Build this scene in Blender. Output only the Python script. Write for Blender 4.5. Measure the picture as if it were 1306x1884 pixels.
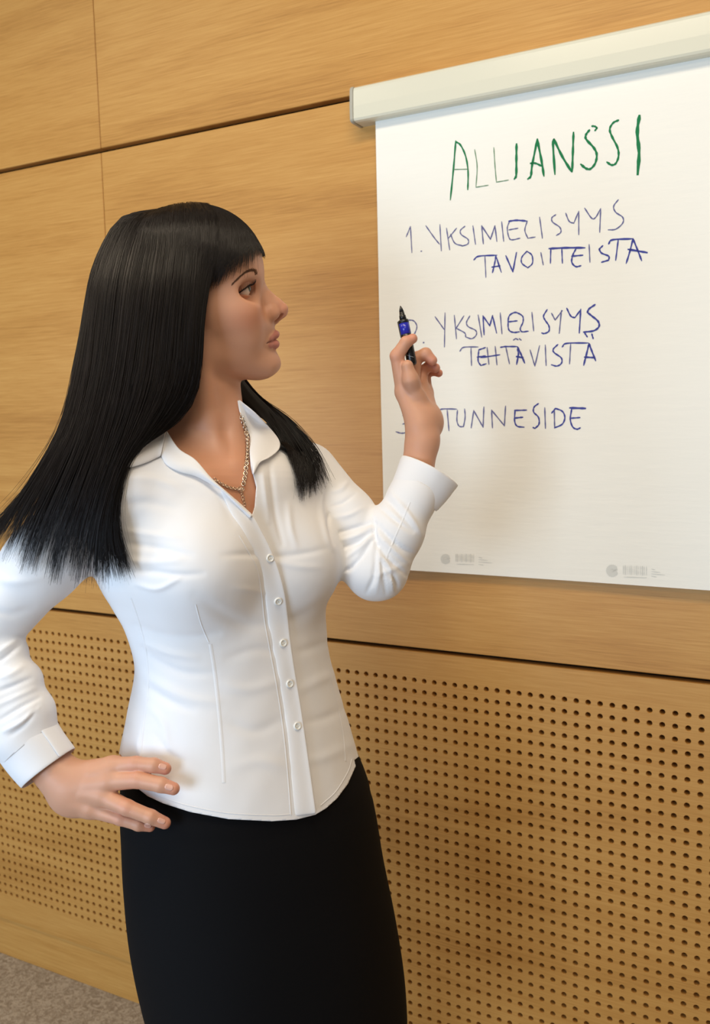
import bpy, bmesh, math, random
import numpy as np
from mathutils import Vector, Matrix
from mathutils.bvhtree import BVHTree

for o in list(bpy.data.objects):
    bpy.data.objects.remove(o)
SC = bpy.context.scene
COL = SC.collection
random.seed(5)
RNG = np.random.default_rng(5)

# ------------------------------------------------------------ camera
W, H = 1306, 1884
CX, CY = W / 2, H / 2
VH = np.array([-2480 - CX, 835 - CY])        # vanishing point of the wall's horizontals
VV = np.array([1010 - CX, 16000 - CY])       # vanishing point of the verticals
FPX = float(np.sqrt(-(VH @ VV)))
CAMH = 1.40
_x = -np.array([VH[0], VH[1], FPX]); _x /= np.linalg.norm(_x)
_d = np.array([VV[0], VV[1], FPX]); _d -= _x * (_d @ _x); _d /= np.linalg.norm(_d)
RW = np.stack([_x, np.cross(-_d, _x), -_d])  # lens axes (right, down, forward) -> world
CAM = np.array([0.0, 0.0, CAMH])
WALL = 1.5212                                # wall plane y

cd = bpy.data.cameras.new('camera')
cam = bpy.data.objects.new('camera', cd)
COL.objects.link(cam)
cd.sensor_fit = 'VERTICAL'; cd.sensor_height = 36; cd.sensor_width = 36
cd.lens = FPX * 36 / H
cd.clip_start = 0.02
r_, u_, b_ = RW @ [1, 0, 0], RW @ [0, -1, 0], -(RW @ [0, 0, 1])
cam.matrix_world = Matrix(((r_[0], u_[0], b_[0], 0), (r_[1], u_[1], b_[1], 0), (r_[2], u_[2], b_[2], CAMH), (0, 0, 0, 1)))
cd.dof.use_dof = True; cd.dof.focus_distance = 1.2; cd.dof.aperture_fstop = 6.5
SC.camera = cam

# ------------------------------------------------------------ world, lamps, exposure
SC.view_settings.view_transform = 'Standard'
SC.view_settings.look = 'None'
SC.view_settings.gamma = 1
SC.view_settings.use_curve_mapping = False
SC.view_settings.exposure = -0.06
wd = bpy.data.worlds.new('room_light'); SC.world = wd
wd.use_nodes = True
wd.node_tree.nodes['Background'].inputs[0].default_value = (1.0, 0.92, 0.80, 1)
wd.node_tree.nodes['Background'].inputs[1].default_value = 0.16

def area(name, loc, target, size, power, color):
    l = bpy.data.lights.new(name, 'AREA'); l.shape = 'RECTANGLE'
    l.size, l.size_y = size; l.energy = power; l.color = color
    o = bpy.data.objects.new(name, l); COL.objects.link(o)
    o.location = loc
    o.rotation_euler = (Vector(target) - Vector(loc)).to_track_quat('-Z', 'Y').to_euler()
    return o
area('window_light', (-1.0, -2.7, 1.25), (-0.65, 1.1, 1.1), (1.3, 1.4), 78, (0.60, 0.79, 1.0))
area('window_light', (-2.85, -1.7, 1.15), (-0.65, 1.1, 1.0), (0.9, 1.3), 42, (0.52, 0.74, 1.0))
area('ceiling_lamp', (-0.35, 0.35, 2.75), (-0.35, 0.35, 0), (1.2, 0.4), 22, (1.0, 0.84, 0.62))
area('ceiling_lamp', (-2.0, 0.35, 2.75), (-2.0, 0.35, 0), (1.2, 0.4), 13, (1.0, 0.82, 0.58))
area('ceiling_lamp', (0.7, -1.2, 2.75), (0.3, 0.6, 0.9), (1.2, 0.4), 13, (1.0, 0.85, 0.64))

# ------------------------------------------------------------ helpers
def lin(r, g, b):
    c = np.array([r, g, b], float) / 255
    return tuple(np.where(c <= 0.04045, c / 12.92, ((c + 0.055) / 1.055) ** 2.4)) + (1.0,)

def mat(name, col, rough=0.5, spec=0.5, **kw):
    m = bpy.data.materials.new(name); m.use_nodes = True
    b = m.node_tree.nodes['Principled BSDF']
    b.inputs['Base Color'].default_value = col if len(col) == 4 else tuple(col) + (1,)
    b.inputs['Roughness'].default_value = rough
    b.inputs['Specular IOR Level'].default_value = spec
    for k, v in kw.items():
        b.inputs[k.replace('_', ' ')].default_value = v
    return m

def nodes(m):
    nt = m.node_tree
    return nt, nt.nodes, nt.links, nt.nodes['Principled BSDF']

def obj(name, V, F, m, parent=None, smooth=True, label=None, kind=None):
    me = bpy.data.meshes.new(name)
    V = np.asarray(V, float)
    org = np.array(parent['org']) if parent is not None and 'org' in parent else np.zeros(3)
    me.from_pydata((V - org).tolist(), [], F if isinstance(F, list) else np.asarray(F).tolist())
    me.update()
    if smooth:
        me.polygons.foreach_set('use_smooth', [True] * len(me.polygons))
    if m is not None:
        me.materials.append(m)
    o = bpy.data.objects.new(name, me)
    COL.objects.link(o)
    if parent is not None:
        p = parent
        while p is not None and 'org' not in p:
            p = p.parent
        o.parent = parent
        if p is not None and p is not parent:
            o['org'] = list(p['org'])
            me.transform(Matrix.Translation(-Vector(p['org'])))
    if label: o['label'] = label
    if kind: o['kind'] = kind
    return o

def thing(name, loc, label=None, cat=None, kind=None):
    o = bpy.data.objects.new(name, None); COL.objects.link(o)
    o.empty_display_size = 0.05
    o.location = loc; o['org'] = [float(v) for v in loc]
    if label: o['label'] = label
    if cat: o['category'] = cat
    if kind: o['kind'] = kind
    return o

def boxmesh(x0, x1, y0, y1, z0, z1, bev=0.0, seg=2):
    bm = bmesh.new()
    bmesh.ops.create_cube(bm, size=1)
    for v in bm.verts:
        v.co = Vector(((x0 + x1) / 2 + v.co.x * (x1 - x0), (y0 + y1) / 2 + v.co.y * (y1 - y0), (z0 + z1) / 2 + v.co.z * (z1 - z0)))
    if bev:
        bmesh.ops.bevel(bm, geom=bm.edges[:], offset=bev, segments=seg, affect='EDGES', profile=0.6)
    bm.verts.ensure_lookup_table(); bm.verts.index_update()
    V = [tuple(v.co) for v in bm.verts]; F = [[v.index for v in f.verts] for f in bm.faces]
    bm.free()
    return V, F

def ray(px, py):
    return RW @ np.array([px - CX, py - CY, FPX])
def at_plane(px, py, y=WALL):
    d = ray(px, py)
    return CAM + d * (y / d[1])

def crom(pts, n=6):
    """Catmull-Rom through pts"""
    P = np.asarray(pts, float)
    if len(P) < 3:
        return np.array([P[0] + (P[-1] - P[0]) * t for t in np.linspace(0, 1, n + 1)])
    Q = np.vstack([2 * P[0] - P[1], P, 2 * P[-1] - P[-2]])
    out = []
    for i in range(1, len(Q) - 2):
        for t in np.linspace(0, 1, n, endpoint=False):
            a, b, c, d = Q[i - 1], Q[i], Q[i + 1], Q[i + 2]
            out.append(0.5 * (2 * b + (c - a) * t + (2 * a - 5 * b + 4 * c - d) * t * t + (3 * b - a - 3 * c + d) * t ** 3))
    out.append(P[-1])
    return np.array(out)

# ------------------------------------------------------------ room materials
def wood(name, c0, c1, c2, sc=1.0):
    m = mat(name, c1, 0.42, 0.35)
    nt, N, L, B = nodes(m)
    tc = N.new('ShaderNodeTexCoord')
    oi = N.new('ShaderNodeObjectInfo')
    add = N.new('ShaderNodeVectorMath'); add.operation = 'MULTIPLY_ADD'
    L.new(oi.outputs['Random'], add.inputs[0]); add.inputs[1].default_value = (7, 3, 5)
    L.new(tc.outputs['Object'], add.inputs[2])
    def noise(scale, mp, detail=4, rough=0.55, dist=0.0):
        mm = N.new('ShaderNodeMapping'); mm.inputs['Scale'].default_value = mp
        L.new(add.outputs[0], mm.inputs[0])
        n = N.new('ShaderNodeTexNoise'); n.inputs['Scale'].default_value = scale
        n.inputs['Detail'].default_value = detail; n.inputs['Roughness'].default_value = rough
        n.inputs['Distortion'].default_value = dist
        L.new(mm.outputs[0], n.inputs[0]); return n
    broad = noise(1.0, (0.9, 1, 7.0), 3, 0.5, 0.6)
    mm = N.new('ShaderNodeMath'); mm.operation = 'MULTIPLY'; mm.inputs[1].default_value = 16.0
    L.new(broad.outputs[0], mm.inputs[0])
    fr = N.new('ShaderNodeMath'); fr.operation = 'SINE'; L.new(mm.outputs[0], fr.inputs[0])
    fine = noise(1.0, (6, 1, 260), 5, 0.7)
    pore = noise(1.0, (16, 1, 700), 2, 0.6)
    a = N.new('ShaderNodeMath'); a.operation = 'MULTIPLY_ADD'; a.inputs[1].default_value = 0.075; a.inputs[2].default_value = 0.0
    L.new(fr.outputs[0], a.inputs[0])
    b = N.new('ShaderNodeMath'); b.operation = 'MULTIPLY_ADD'; b.inputs[1].default_value = 0.55
    L.new(fine.outputs[0], b.inputs[0]); L.new(a.outputs[0], b.inputs[2])
    c = N.new('ShaderNodeMath'); c.operation = 'MULTIPLY_ADD'; c.inputs[1].default_value = 0.45
    L.new(pore.outputs[0], c.inputs[0]); L.new(b.outputs[0], c.inputs[2])
    ramp = N.new('ShaderNodeValToRGB'); L.new(c.outputs[0], ramp.inputs[0])
    ramp.color_ramp.elements[0].position = 0.25; ramp.color_ramp.elements[0].color = c0
    ramp.color_ramp.elements[1].position = 0.75; ramp.color_ramp.elements[1].color = c2
    e = ramp.color_ramp.elements.new(0.5); e.color = c1
    L.new(ramp.outputs[0], B.inputs['Base Color'])
    bp = N.new('ShaderNodeBump'); bp.inputs['Strength'].default_value = 0.08; bp.inputs['Distance'].default_value = 0.001
    L.new(pore.outputs[0], bp.inputs['Height']); L.new(bp.outputs[0], B.inputs['Normal'])
    return m
M_WOOD = wood('oak_veneer', lin(166, 114, 52), lin(194, 141, 72), lin(208, 158, 88))
M_DARK = mat('joint_dark', lin(38, 26, 16), 0.8, 0.2)
M_FLEECE = mat('acoustic_fleece', lin(52, 38, 27), 0.95, 0.1)

M_CARPET = mat('carpet', lin(150, 134, 114), 0.95, 0.1)
nt, N, L, B = nodes(M_CARPET)
tc = N.new('ShaderNodeTexCoord')
n1 = N.new('ShaderNodeTexNoise'); n1.inputs['Scale'].default_value = 70; n1.inputs['Detail'].default_value = 3; n1.inputs['Distortion'].default_value = 1.5
L.new(tc.outputs['Object'], n1.inputs[0])
rp = N.new('ShaderNodeValToRGB'); L.new(n1.outputs[0], rp.inputs[0])
rp.color_ramp.elements[0].position = 0.36; rp.color_ramp.elements[0].color = lin(150, 134, 114)
rp.color_ramp.elements[1].position = 0.64; rp.color_ramp.elements[1].color = lin(192, 177, 157)
L.new(rp.outputs[0], B.inputs['Base Color'])
n2 = N.new('ShaderNodeTexNoise'); n2.inputs['Scale'].default_value = 400; L.new(tc.outputs['Object'], n2.inputs[0])
bp = N.new('ShaderNodeBump'); bp.inputs['Distance'].default_value = 0.004; bp.inputs['Strength'].default_value = 0.7
L.new(n2.outputs[0], bp.inputs['Height']); L.new(bp.outputs[0], B.inputs['Normal'])

# ------------------------------------------------------------ room shell
X0, X1 = -3.8, 1.2
V, F = boxmesh(X0, X1, -3.0, WALL + 0.14, -0.05, 0.0)
fl = obj('floor', V, F, M_CARPET, smooth=False, kind='structure')
V, F = boxmesh(X0, X1, WALL + 0.03, WALL + 0.14, 0.0, 2.80)
wall = thing('wall_back', (0, WALL, 0), kind='structure')
obj('backing', V, F, M_DARK, wall, smooth=False, label='dark backing seen in the joints between wood panels')
JX = [X0, -2.805, -1.405, 0.395, X1]
PT = 0.022
for i in range(4):
    xa, xb = JX[i] + 0.0008, JX[i + 1] - 0.0008
    for (za, zb) in ((1.9785, 2.80), (0.956, 1.969)):
        V, F = boxmesh(xa, xb, WALL, WALL + PT, za, zb, 0.0012, 1)
        obj('panel', V, F, M_WOOD, wall, smooth=False)

# perforated boards: real round holes, in front of dark fleece
PX, PZ, HR = 0.02060, 0.02217, 0.0047
HX0, HZ0, ROWS = -0.5239, 0.8921, 33
def perforated(xa, xb, za, zb):
    c0 = math.ceil((xa + 0.012 - HX0) / PX); c1 = math.floor((xb - 0.012 - HX0) / PX)
    n = c1 - c0 + 1
    V = []; F = []
    NS = 12
    ang = [math.pi / 4 + 2 * math.pi * k / NS for k in range(NS)]
    gx = [HX0 + (c0 + i - 0.5) * PX for i in range(n + 1)]
    gz = [HZ0 - (j - 0.5) * PZ for j in range(ROWS + 1)]
    gid = {}
    def g(i, j):
        if (i, j) not in gid:
            gid[(i, j)] = len(V); V.append((gx[i], WALL, gz[j]))
        return gid[(i, j)]
    for i in range(n):
        for j in range(ROWS):
            # corners: start at angle 45 deg (right, up), then counter-clockwise
            cs = [g(i + 1, j), g(i, j), g(i, j + 1), g(i + 1, j + 1)]
            hx, hz = HX0 + (c0 + i) * PX, HZ0 - j * PZ
            b = len(V)
            for a in ang: V.append((hx + HR * 1.1 * math.cos(a), WALL, hz + HR * 1.1 * math.sin(a)))
            for a in ang: V.append((hx + HR * math.cos(a), WALL + 0.0006, hz + HR * math.sin(a)))
            for a in ang: V.append((hx + HR * math.cos(a), WALL + PT, hz + HR * math.sin(a)))
            q = NS // 4
            for s in range(4):
                ks = [b + (s * q + t) % NS for t in range(q + 1)]
                F.append([cs[s], cs[(s + 1) % 4]] + ks[::-1])
            for k in range(NS):
                k2 = (k + 1) % NS
                F.append([b + k, b + k2, b + NS + k2, b + NS + k])
                F.append([b + NS + k, b + NS + k2, b + 2 * NS + k2, b + 2 * NS + k])
    # margins
    ex0, ex1, ez0, ez1 = gx[0], gx[-1], gz[-1], gz[0]
    def quad(a, b, c, d):
        k = len(V); V.extend([a, b, c, d]); F.append([k, k + 1, k + 2, k + 3])
    y = WALL
    for (a, b, c, d) in ((xa, xb, ez1, zb), (xa, xb, za, ez0), (xa, ex0, ez0, ez1), (ex1, xb, ez0, ez1)):
        quad((a, y, c), (b, y, c), (b, y, d), (a, y, d))
    quad((xa, y, zb), (xb, y, zb), (xb, y + PT, zb), (xa, y + PT, zb))
    quad((xa, y + PT, za), (xb, y + PT, za), (xb, y, za), (xa, y, za))
    quad((xa, y, za), (xa, y, zb), (xa, y + PT, zb), (xa, y + PT, za))
    quad((xb, y, zb), (xb, y, za), (xb, y + PT, za), (xb, y + PT, zb))
    return V, F
V, F = perforated(JX[1] + 0.0008, JX[3] - 0.0008, 0.108, 0.9475)
obj('perforated_panel', V, F, M_WOOD, wall, smooth=False, label='oak panel drilled with rows of small round holes')
for i in (0, 3):
    V, F = boxmesh(JX[i] + 0.0008, JX[i + 1] - 0.0008, WALL, WALL + PT, 0.108, 0.9475, 0.001, 1)
    obj('panel', V, F, M_WOOD, wall, smooth=False)
V, F = boxmesh(X0, X1, WALL + PT + 0.001, WALL + PT + 0.003, 0.11, 0.945)
obj('fleece', V, F, M_FLEECE, wall, smooth=False, label='black acoustic fleece behind the drilled holes')
V, F = boxmesh(X0, X1, WALL + 0.006, WALL + 0.03, 0.0, 0.1065, 0.001, 1)
obj('baseboard_back', V, F, M_WOOD, None, smooth=False, kind='structure')

# ------------------------------------------------------------ flip chart
M_RAIL = mat('rail_aluminium', lin(222, 218, 198), 0.22, 0.6)
M_CAP = mat('rail_endcap', lin(176, 172, 158), 0.45, 0.4)
M_PAPER = mat('chart_paper', lin(244, 240, 230), 0.75, 0.25)
nt, N, L, B = nodes(M_PAPER)
tc = N.new('ShaderNodeTexCoord'); mp = N.new('ShaderNodeMapping'); mp.inputs['Scale'].default_value = (14, 1, 90)
L.new(tc.outputs['Object'], mp.inputs[0])
n1 = N.new('ShaderNodeTexNoise'); n1.inputs['Scale'].default_value = 1.0; n1.inputs['Detail'].default_value = 3
L.new(mp.outputs[0], n1.inputs[0])
bp = N.new('ShaderNodeBump'); bp.inputs['Distance'].default_value = 0.0016; bp.inputs['Strength'].default_value = 0.4
L.new(n1.outputs[0], bp.inputs['Height']); L.new(bp.outputs[0], B.inputs['Normal'])
M_GREEN = mat('green_marker_ink', lin(28, 120, 72), 0.7, 0.2)
M_GREENT = mat('green_marker_ink_thin', lin(104, 140, 106), 0.7, 0.2)
M_BLUE = mat('blue_marker_ink', lin(66, 72, 150), 0.7, 0.2)
M_BLUET = mat('blue_marker_ink_thin', lin(104, 104, 150), 0.7, 0.2)
M_GREY = mat('grey_print', lin(216, 214, 206), 0.75, 0.2)

PY = WALL - 0.016                              # paper face
chart = thing('flip_chart', (-0.45, WALL, 1.10), 'white paper flip chart with green and blue handwriting hung on the wooden wall', 'flip chart')
RX0, RX1 = -0.772, 0.02
prof = [(0.0, 1.9795), (0.030, 1.9795), (0.0345, 1.9765), (0.036, 1.972), (0.0375, 1.945), (0.0375, 1.924), (0.0355, 1.9205), (0.030, 1.919), (0.0, 1.919)]
V = []; F = []
for x in (RX0, RX1):
    V += [(x, WALL - a, z) for a, z in prof]
n = len(prof)
for k in range(n):
    F.append([k, (k + 1) % n, n + (k + 1) % n, n + k])
F += [list(range(n))[::-1], list(range(n, 2 * n))]
rail = obj('rail', V, F, M_RAIL, chart, smooth=False, label='pale grey aluminium hanging rail')
V = [(RX0 - 0.0075 * s, WALL - a * 1.04 - 0.0005, 1.949 + (z - 1.949) * 1.05) for s in (1, 0) for a, z in prof]
ec = obj('end_cap', V, F, M_CAP, rail, smooth=False, label='grey plastic end cap')
bv = ec.modifiers.new('bevel', 'BEVEL'); bv.width = 0.0025; bv.segments = 3
pTL = at_plane(690, 235, PY); pBL = at_plane(708, 1045, PY); pB0 = at_plane(755, 1048, PY); pB1 = at_plane(1306, 1088, PY)
px0 = (pTL[0] + pBL[0]) / 2; pz0 = (pB0[2] + pB1[2]) / 2
# sheets with a slight wave
def sheet(y, x0, x1, z0, z1, ph):
    nx, nz = 24, 30
    V = []; F = []
    for s in (0, 1):
        for j in range(nz + 1):
            for i in range(nx + 1):
                u, v = i / nx, j / nz
                wv = 0.0022 * math.sin(5 * u + ph) * (1 - v) + 0.0014 * (1 - v) * math.sin(9 * v + 3 * u + ph)
                V.append((x0 + (x1 - x0) * u, y + wv + s * 0.0004, z0 + (z1 - z0) * v))
    o = (nx + 1) * (nz + 1)
    for j in range(nz):
        for i in range(nx):
            a = j * (nx + 1) + i
            F.append([a, a + 1, a + nx + 2, a + nx + 1]); F.append([o + a, o + a + nx + 1, o + a + nx + 2, o + a + 1])
    return V, F
def paper_y(x, z):
    u = (x - px0) / 0.70; v = (z - pz0) / (1.93 - pz0)
    return PY + 0.0022 * math.sin(5 * u) * (1 - v) + 0.0014 * (1 - v) * math.sin(9 * v + 3 * u)
V, F = sheet(PY, px0, px0 + 0.70, pz0, 1.93, 0.0)
paper = obj('paper_sheet', V, F, M_PAPER, chart, label='white paper sheet with handwritten list')
V, F = sheet(PY + 0.0065, px0 + 0.001, px0 + 0.70, pz0 + 0.0015, 1.93, 0.0)
obj('paper_sheet', V, F, M_PAPER, chart, label='white sheets behind the written one')

def split_corners(P):
    """smooth a stroke but keep sharp corners"""
    P = np.asarray(P, float); runs = []; s = 0
    for i in range(1, len(P) - 1):
        a, b = P[i] - P[i - 1], P[i + 1] - P[i]
        c = (a @ b) / (np.linalg.norm(a) * np.linalg.norm(b) + 1e-9)
        if c < 0.35:
            runs.append(P[s:i + 1]); s = i
    runs.append(P[s:])
    return [crom(r, 5) for r in runs]

def ribbon(strokes, lift):
    V = []; F = []
    for P, w in strokes:
        for R in split_corners(P):
            W3 = np.array([at_plane(p[0], p[1], PY) for p in R])
            T = np.gradient(W3, axis=0); T[:, 1] = 0
            T /= np.linalg.norm(T, axis=1, keepdims=True) + 1e-9
            Nn = np.stack([-T[:, 2], T[:, 1] * 0, T[:, 0]], 1)
            ln = len(W3); b = len(V)
            hw = w * 0.66 * 0.00086
            ext = W3.copy(); ext[0] -= T[0] * hw * 0.6; ext[-1] += T[-1] * hw * 0.6
            for k in range(ln):
                ww = hw * (0.82 + 0.18 * math.sin(k * 1.7 + b)) * (0.6 if k in (0, ln - 1) else 1)
                for s in (-1, 1):
                    q = ext[k] + Nn[k] * s * ww
                    V.append((q[0], paper_y(q[0], q[2]) - lift, q[2]))
            for k in range(ln - 1):
                a = b + 2 * k
                F.append([a, a + 1, a + 3, a + 2])
    return V, F

def fr(ox, oy, sc, lst, w):
    return [([(ox + x / sc, oy + y / sc) for x, y in s[0]], s[1] if len(s) > 1 and not isinstance(s[1], tuple) else w) for s in lst]
def st(*pts, w=None):
    return (list(pts), w) if w else (list(pts),)

A_ = (800, 190, 3.185)
word = {}
word['green'] = fr(*A_, [
    st((122, 222), (108, 390), (90, 565), w=3.2), st((122, 226), (150, 245), (180, 310), (194, 400), (192, 505), w=3),
    st((478, 240), (477, 330), (476, 420), (466, 442), w=4.2),
    st((600, 212), (570, 360), (562, 425), (545, 443), w=4), st((600, 212), (625, 340), (638, 425), w=4), st((560, 352), (590, 352), (625, 368), w=3.2),
    st((698, 212), (692, 240), (703, 415), w=4), st((698, 212), (745, 310), (800, 400), w=4), st((812, 172), (808, 290), (804, 400), w=3.8),
    st((938, 160), (950, 146), (938, 136), (920, 134), w=3), st((905, 158), (885, 185), (887, 212), (930, 260), (948, 300), (940, 350), (912, 384), (885, 382), (855, 358), w=3.8),
    st((1075, 100), (1045, 115), (1025, 150), (1035, 190), (1070, 260), (1076, 310), (1060, 352), (1035, 362), (1008, 345), w=3.4),
    st((1198, 75), (1186, 170), (1196, 290), (1188, 415), w=5.4)], 3.5)
word['greenthin'] = fr(*A_, [st((108, 388), (194, 386)), st((233, 272), (247, 370), (240, 492)), st((240, 492), (312, 480)),
    st((345, 260), (352, 370), (360, 462)), st((360, 462), (430, 450))], 1.7)
B_ = (730, 350, 2.721)
thin = fr(*B_, [st((47, 232), (68, 182), (75, 312)), st((120, 305), (124, 305)), st((145, 178), (185, 235), (213, 270)), st((215, 172), (222, 303)),
    st((248, 190), (264, 298)), st((298, 190), (258, 240)), st((268, 220), (290, 265), (330, 278)),
    st((340, 180), (318, 200), (322, 222), (355, 245), (355, 268), (325, 280)), st((380, 178), (393, 270)),
    st((432, 268), (424, 178), (468, 245), (490, 178), (500, 255), w=2.4), st((524, 158), (534, 255)),
    st((562, 158), (552, 190), (560, 235), (575, 248), (615, 240)), st((560, 198), (605, 190)),
    st((652, 154), (640, 200), (655, 240), (692, 234)), st((714, 135), (728, 240)),
    st((795, 122), (775, 138), (780, 160), (815, 185), (820, 210), (798, 226)),
    st((845, 115), (862, 155), (885, 165), (908, 110)), st((910, 105), (910, 222)),
    st((940, 90), (975, 140), (995, 135), (1018, 95)), st((1020, 92), (1015, 210)),
    st((1108, 48), (1085, 80), (1095, 110), (1130, 135), (1130, 165), (1095, 195), (1058, 198)),
    st((440, 328), (445, 435)), st((720, 312), (732, 373)), st((962, 272), (966, 360))], 2.1)
bold = fr(*B_, [st((560, 155), (600, 150), (648, 154), w=3),
    st((385, 348), (410, 330), (500, 325)), st((478, 412), (490, 360), (495, 328), (522, 410)), st((475, 385), (515, 378)),
    st((545, 328), (580, 408), (598, 312)), st((650, 305), (625, 335), (625, 365), (655, 388), (678, 365), (675, 325), (650, 305), w=2.3),
    st((770, 290), (768, 365), w=2.3), st((825, 292), (828, 365), w=2.3), st((762, 292), (850, 288), (940, 288), w=3.4),
    st((895, 295), (880, 325), (875, 360), (895, 382), (920, 378)), st((875, 330), (930, 325)),
    st((1030, 278), (1012, 295), (1025, 315), (1060, 330), (1060, 350), (1025, 360)),
    st((1060, 268), (1080, 248), (1180, 243), w=3), st((1108, 248), (1095, 350), w=2.4),
    st((1182, 243), (1165, 310), (1148, 365)), st((1182, 243), (1205, 300), (1225, 352)), st((1158, 296), (1252, 312), w=3.3)], 2.7)
C_ = (700, 550, 3.037)
thin += fr(*C_, [st((155, 118), (185, 122), (203, 150), (195, 185), (170, 225), (150, 240)), st((239, 244), (243, 244), w=2.6),
    st((305, 100), (355, 170)), st((360, 78), (357, 268)), st((412, 92), (424, 222)), st((465, 95), (418, 170)), st((425, 165), (470, 190), (475, 212)),
    st((498, 95), (480, 130), (490, 155), (530, 175), (535, 200), (510, 222), (475, 212)), st((545, 90), (565, 213)),
    st((668, 78), (678, 195)), st((845, 75), (855, 178)),
    st((955, 80), (975, 118), (1015, 65)), st((1010, 65), (998, 192)), st((443, 292), (465, 270), (545, 268)), st((505, 275), (508, 372)),
    st((595, 272), (605, 365)), st((640, 265), (650, 368)), st((835, 285), (862, 375), (888, 262)), st((920, 258), (925, 372)),
    st((1062, 252), (1056, 362)), st((742, 230), (755, 222), (768, 228)), st((775, 222), (785, 230)), st((700, 270), (720, 362))], 2.2)
bold += fr(*C_, [st((578, 200), (572, 95), (610, 150), (625, 93), (648, 190)),
    st((780, 85), (750, 75), (718, 95), (712, 140), (718, 175), (745, 187), (775, 183)), st((715, 128), (762, 122)),
    st((780, 85), (795, 100), (795, 130), (780, 165), (790, 183), (825, 180), w=2.4),
    st((930, 60), (910, 95), (920, 120), (940, 150), (940, 180), (915, 193), (900, 190)),
    st((1040, 52), (1062, 95), (1085, 105), (1118, 60)), st((1118, 58), (1110, 190)),
    st((1198, 32), (1165, 55), (1155, 75), (1180, 95), (1215, 125), (1220, 155), (1190, 178), (1135, 185), w=3.2),
    st((1140, 190), (1155, 212)), st((1180, 195), (1188, 222)),
    st((548, 290), (545, 345), (560, 372), (590, 362)), st((548, 285), (585, 272)), st((540, 325), (585, 318)), st((560, 328), (665, 312)),
    st((670, 270), (700, 266), (760, 266)), st((765, 280), (770, 310), (760, 365), w=3), st((765, 268), (785, 310), (805, 358), w=3), st((760, 322), (795, 328), w=3.6),
    st((990, 255), (965, 280), (970, 300), (1010, 330), (1010, 360), (985, 375), (955, 368)), st((1015, 268), (1040, 248), (1160, 246)),
    st((1165, 250), (1150, 310), (1135, 370), w=3), st((1165, 250), (1180, 290), (1202, 345), w=3), st((1140, 325), (1195, 328), w=3.2)], 2.6)
D_ = (700, 730, 3.185)
thin += fr(*D_, [st((130, 110), (160, 125), (165, 150), (130, 160)), st((165, 160), (180, 180), (150, 208), (120, 213), (90, 205)), st((335, 90), (360, 72), (445, 72)), st((390, 78), (400, 198)),
    st((450, 80), (447, 140), (460, 172), (485, 175), (495, 120), (492, 72)), st((545, 84), (530, 182)), st((545, 80), (600, 178)), st((605, 60), (600, 178)),
    st((650, 78), (655, 182)), st((650, 78), (725, 170)), st((732, 55), (725, 170)), st((962, 65), (966, 185)), st((1018, 75), (1020, 180))], 2.4)
bold += fr(*D_, [st((788, 78), (785, 140), (800, 172), (840, 178)), st((785, 80), (855, 78)), st((785, 125), (832, 120), w=3),
    st((925, 40), (900, 60), (897, 90), (925, 120), (928, 160), (905, 185), (893, 180)),
    st((1003, 95), (1025, 68), (1065, 85), (1080, 120), (1065, 160), (1020, 182)),
    st((1120, 72), (1112, 130), (1125, 175), (1150, 190), (1170, 182)), st((1110, 65), (1200, 68), w=3.8), st((1118, 125), (1168, 122))], 2.7)
# every letter is its own piece: strokes that overlap sideways in the same line belong together
ALL = [(p, w, m) for S, m in ((word['green'], M_GREEN), (word['greenthin'], M_GREENT), (thin, M_BLUET), (bold, M_BLUE)) for p, w in S]
def line_of(p):
    y = sum(q[1] for q in p) / len(p); x = sum(q[0] for q in p) / len(p)
    yy = y + .2 * (x - 900)
    if y < 375 and x > 810: return 0
    if y < 545: return 1 if yy < 449 else 2
    if y < 690: return 3 if yy < 618 + .13 * (x - 900) else 4
    return 5
LET = []
for p, w, m in sorted(ALL, key=lambda t: (line_of(t[0]), min(q[0] for q in t[0]))):
    x0, x1, ln = min(q[0] for q in p), max(q[0] for q in p), line_of(p)
    for g in LET[::-1]:
        ov = min(x1, g['x1']) - max(x0, g['x0'])
        if g['ln'] == ln and ov > .5 * max(2.0, min(x1 - x0, g['x1'] - g['x0'])):
            g['s'].append((p, w, m)); g['x0'] = min(g['x0'], x0); g['x1'] = max(g['x1'], x1); break
    else:
        LET.append({'ln': ln, 'x0': x0, 'x1': x1, 's': [(p, w, m)]})
for g in LET:
    ms = []
    Vl, Fl, Ml = [], [], []
    for p, w, m in g['s']:
        V, F = ribbon([(p, w)], 0.0005)
        if m not in ms: ms.append(m)
        o = len(Vl); Vl += V; Fl += [[x + o for x in f] for f in F]; Ml += [ms.index(m)] * len(F)
    o = obj('letter', Vl, Fl, ms[0], paper, smooth=False)
    for m in ms[1:]: o.data.materials.append(m)
    o.data.polygons.foreach_set('material_index', Ml)
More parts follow.
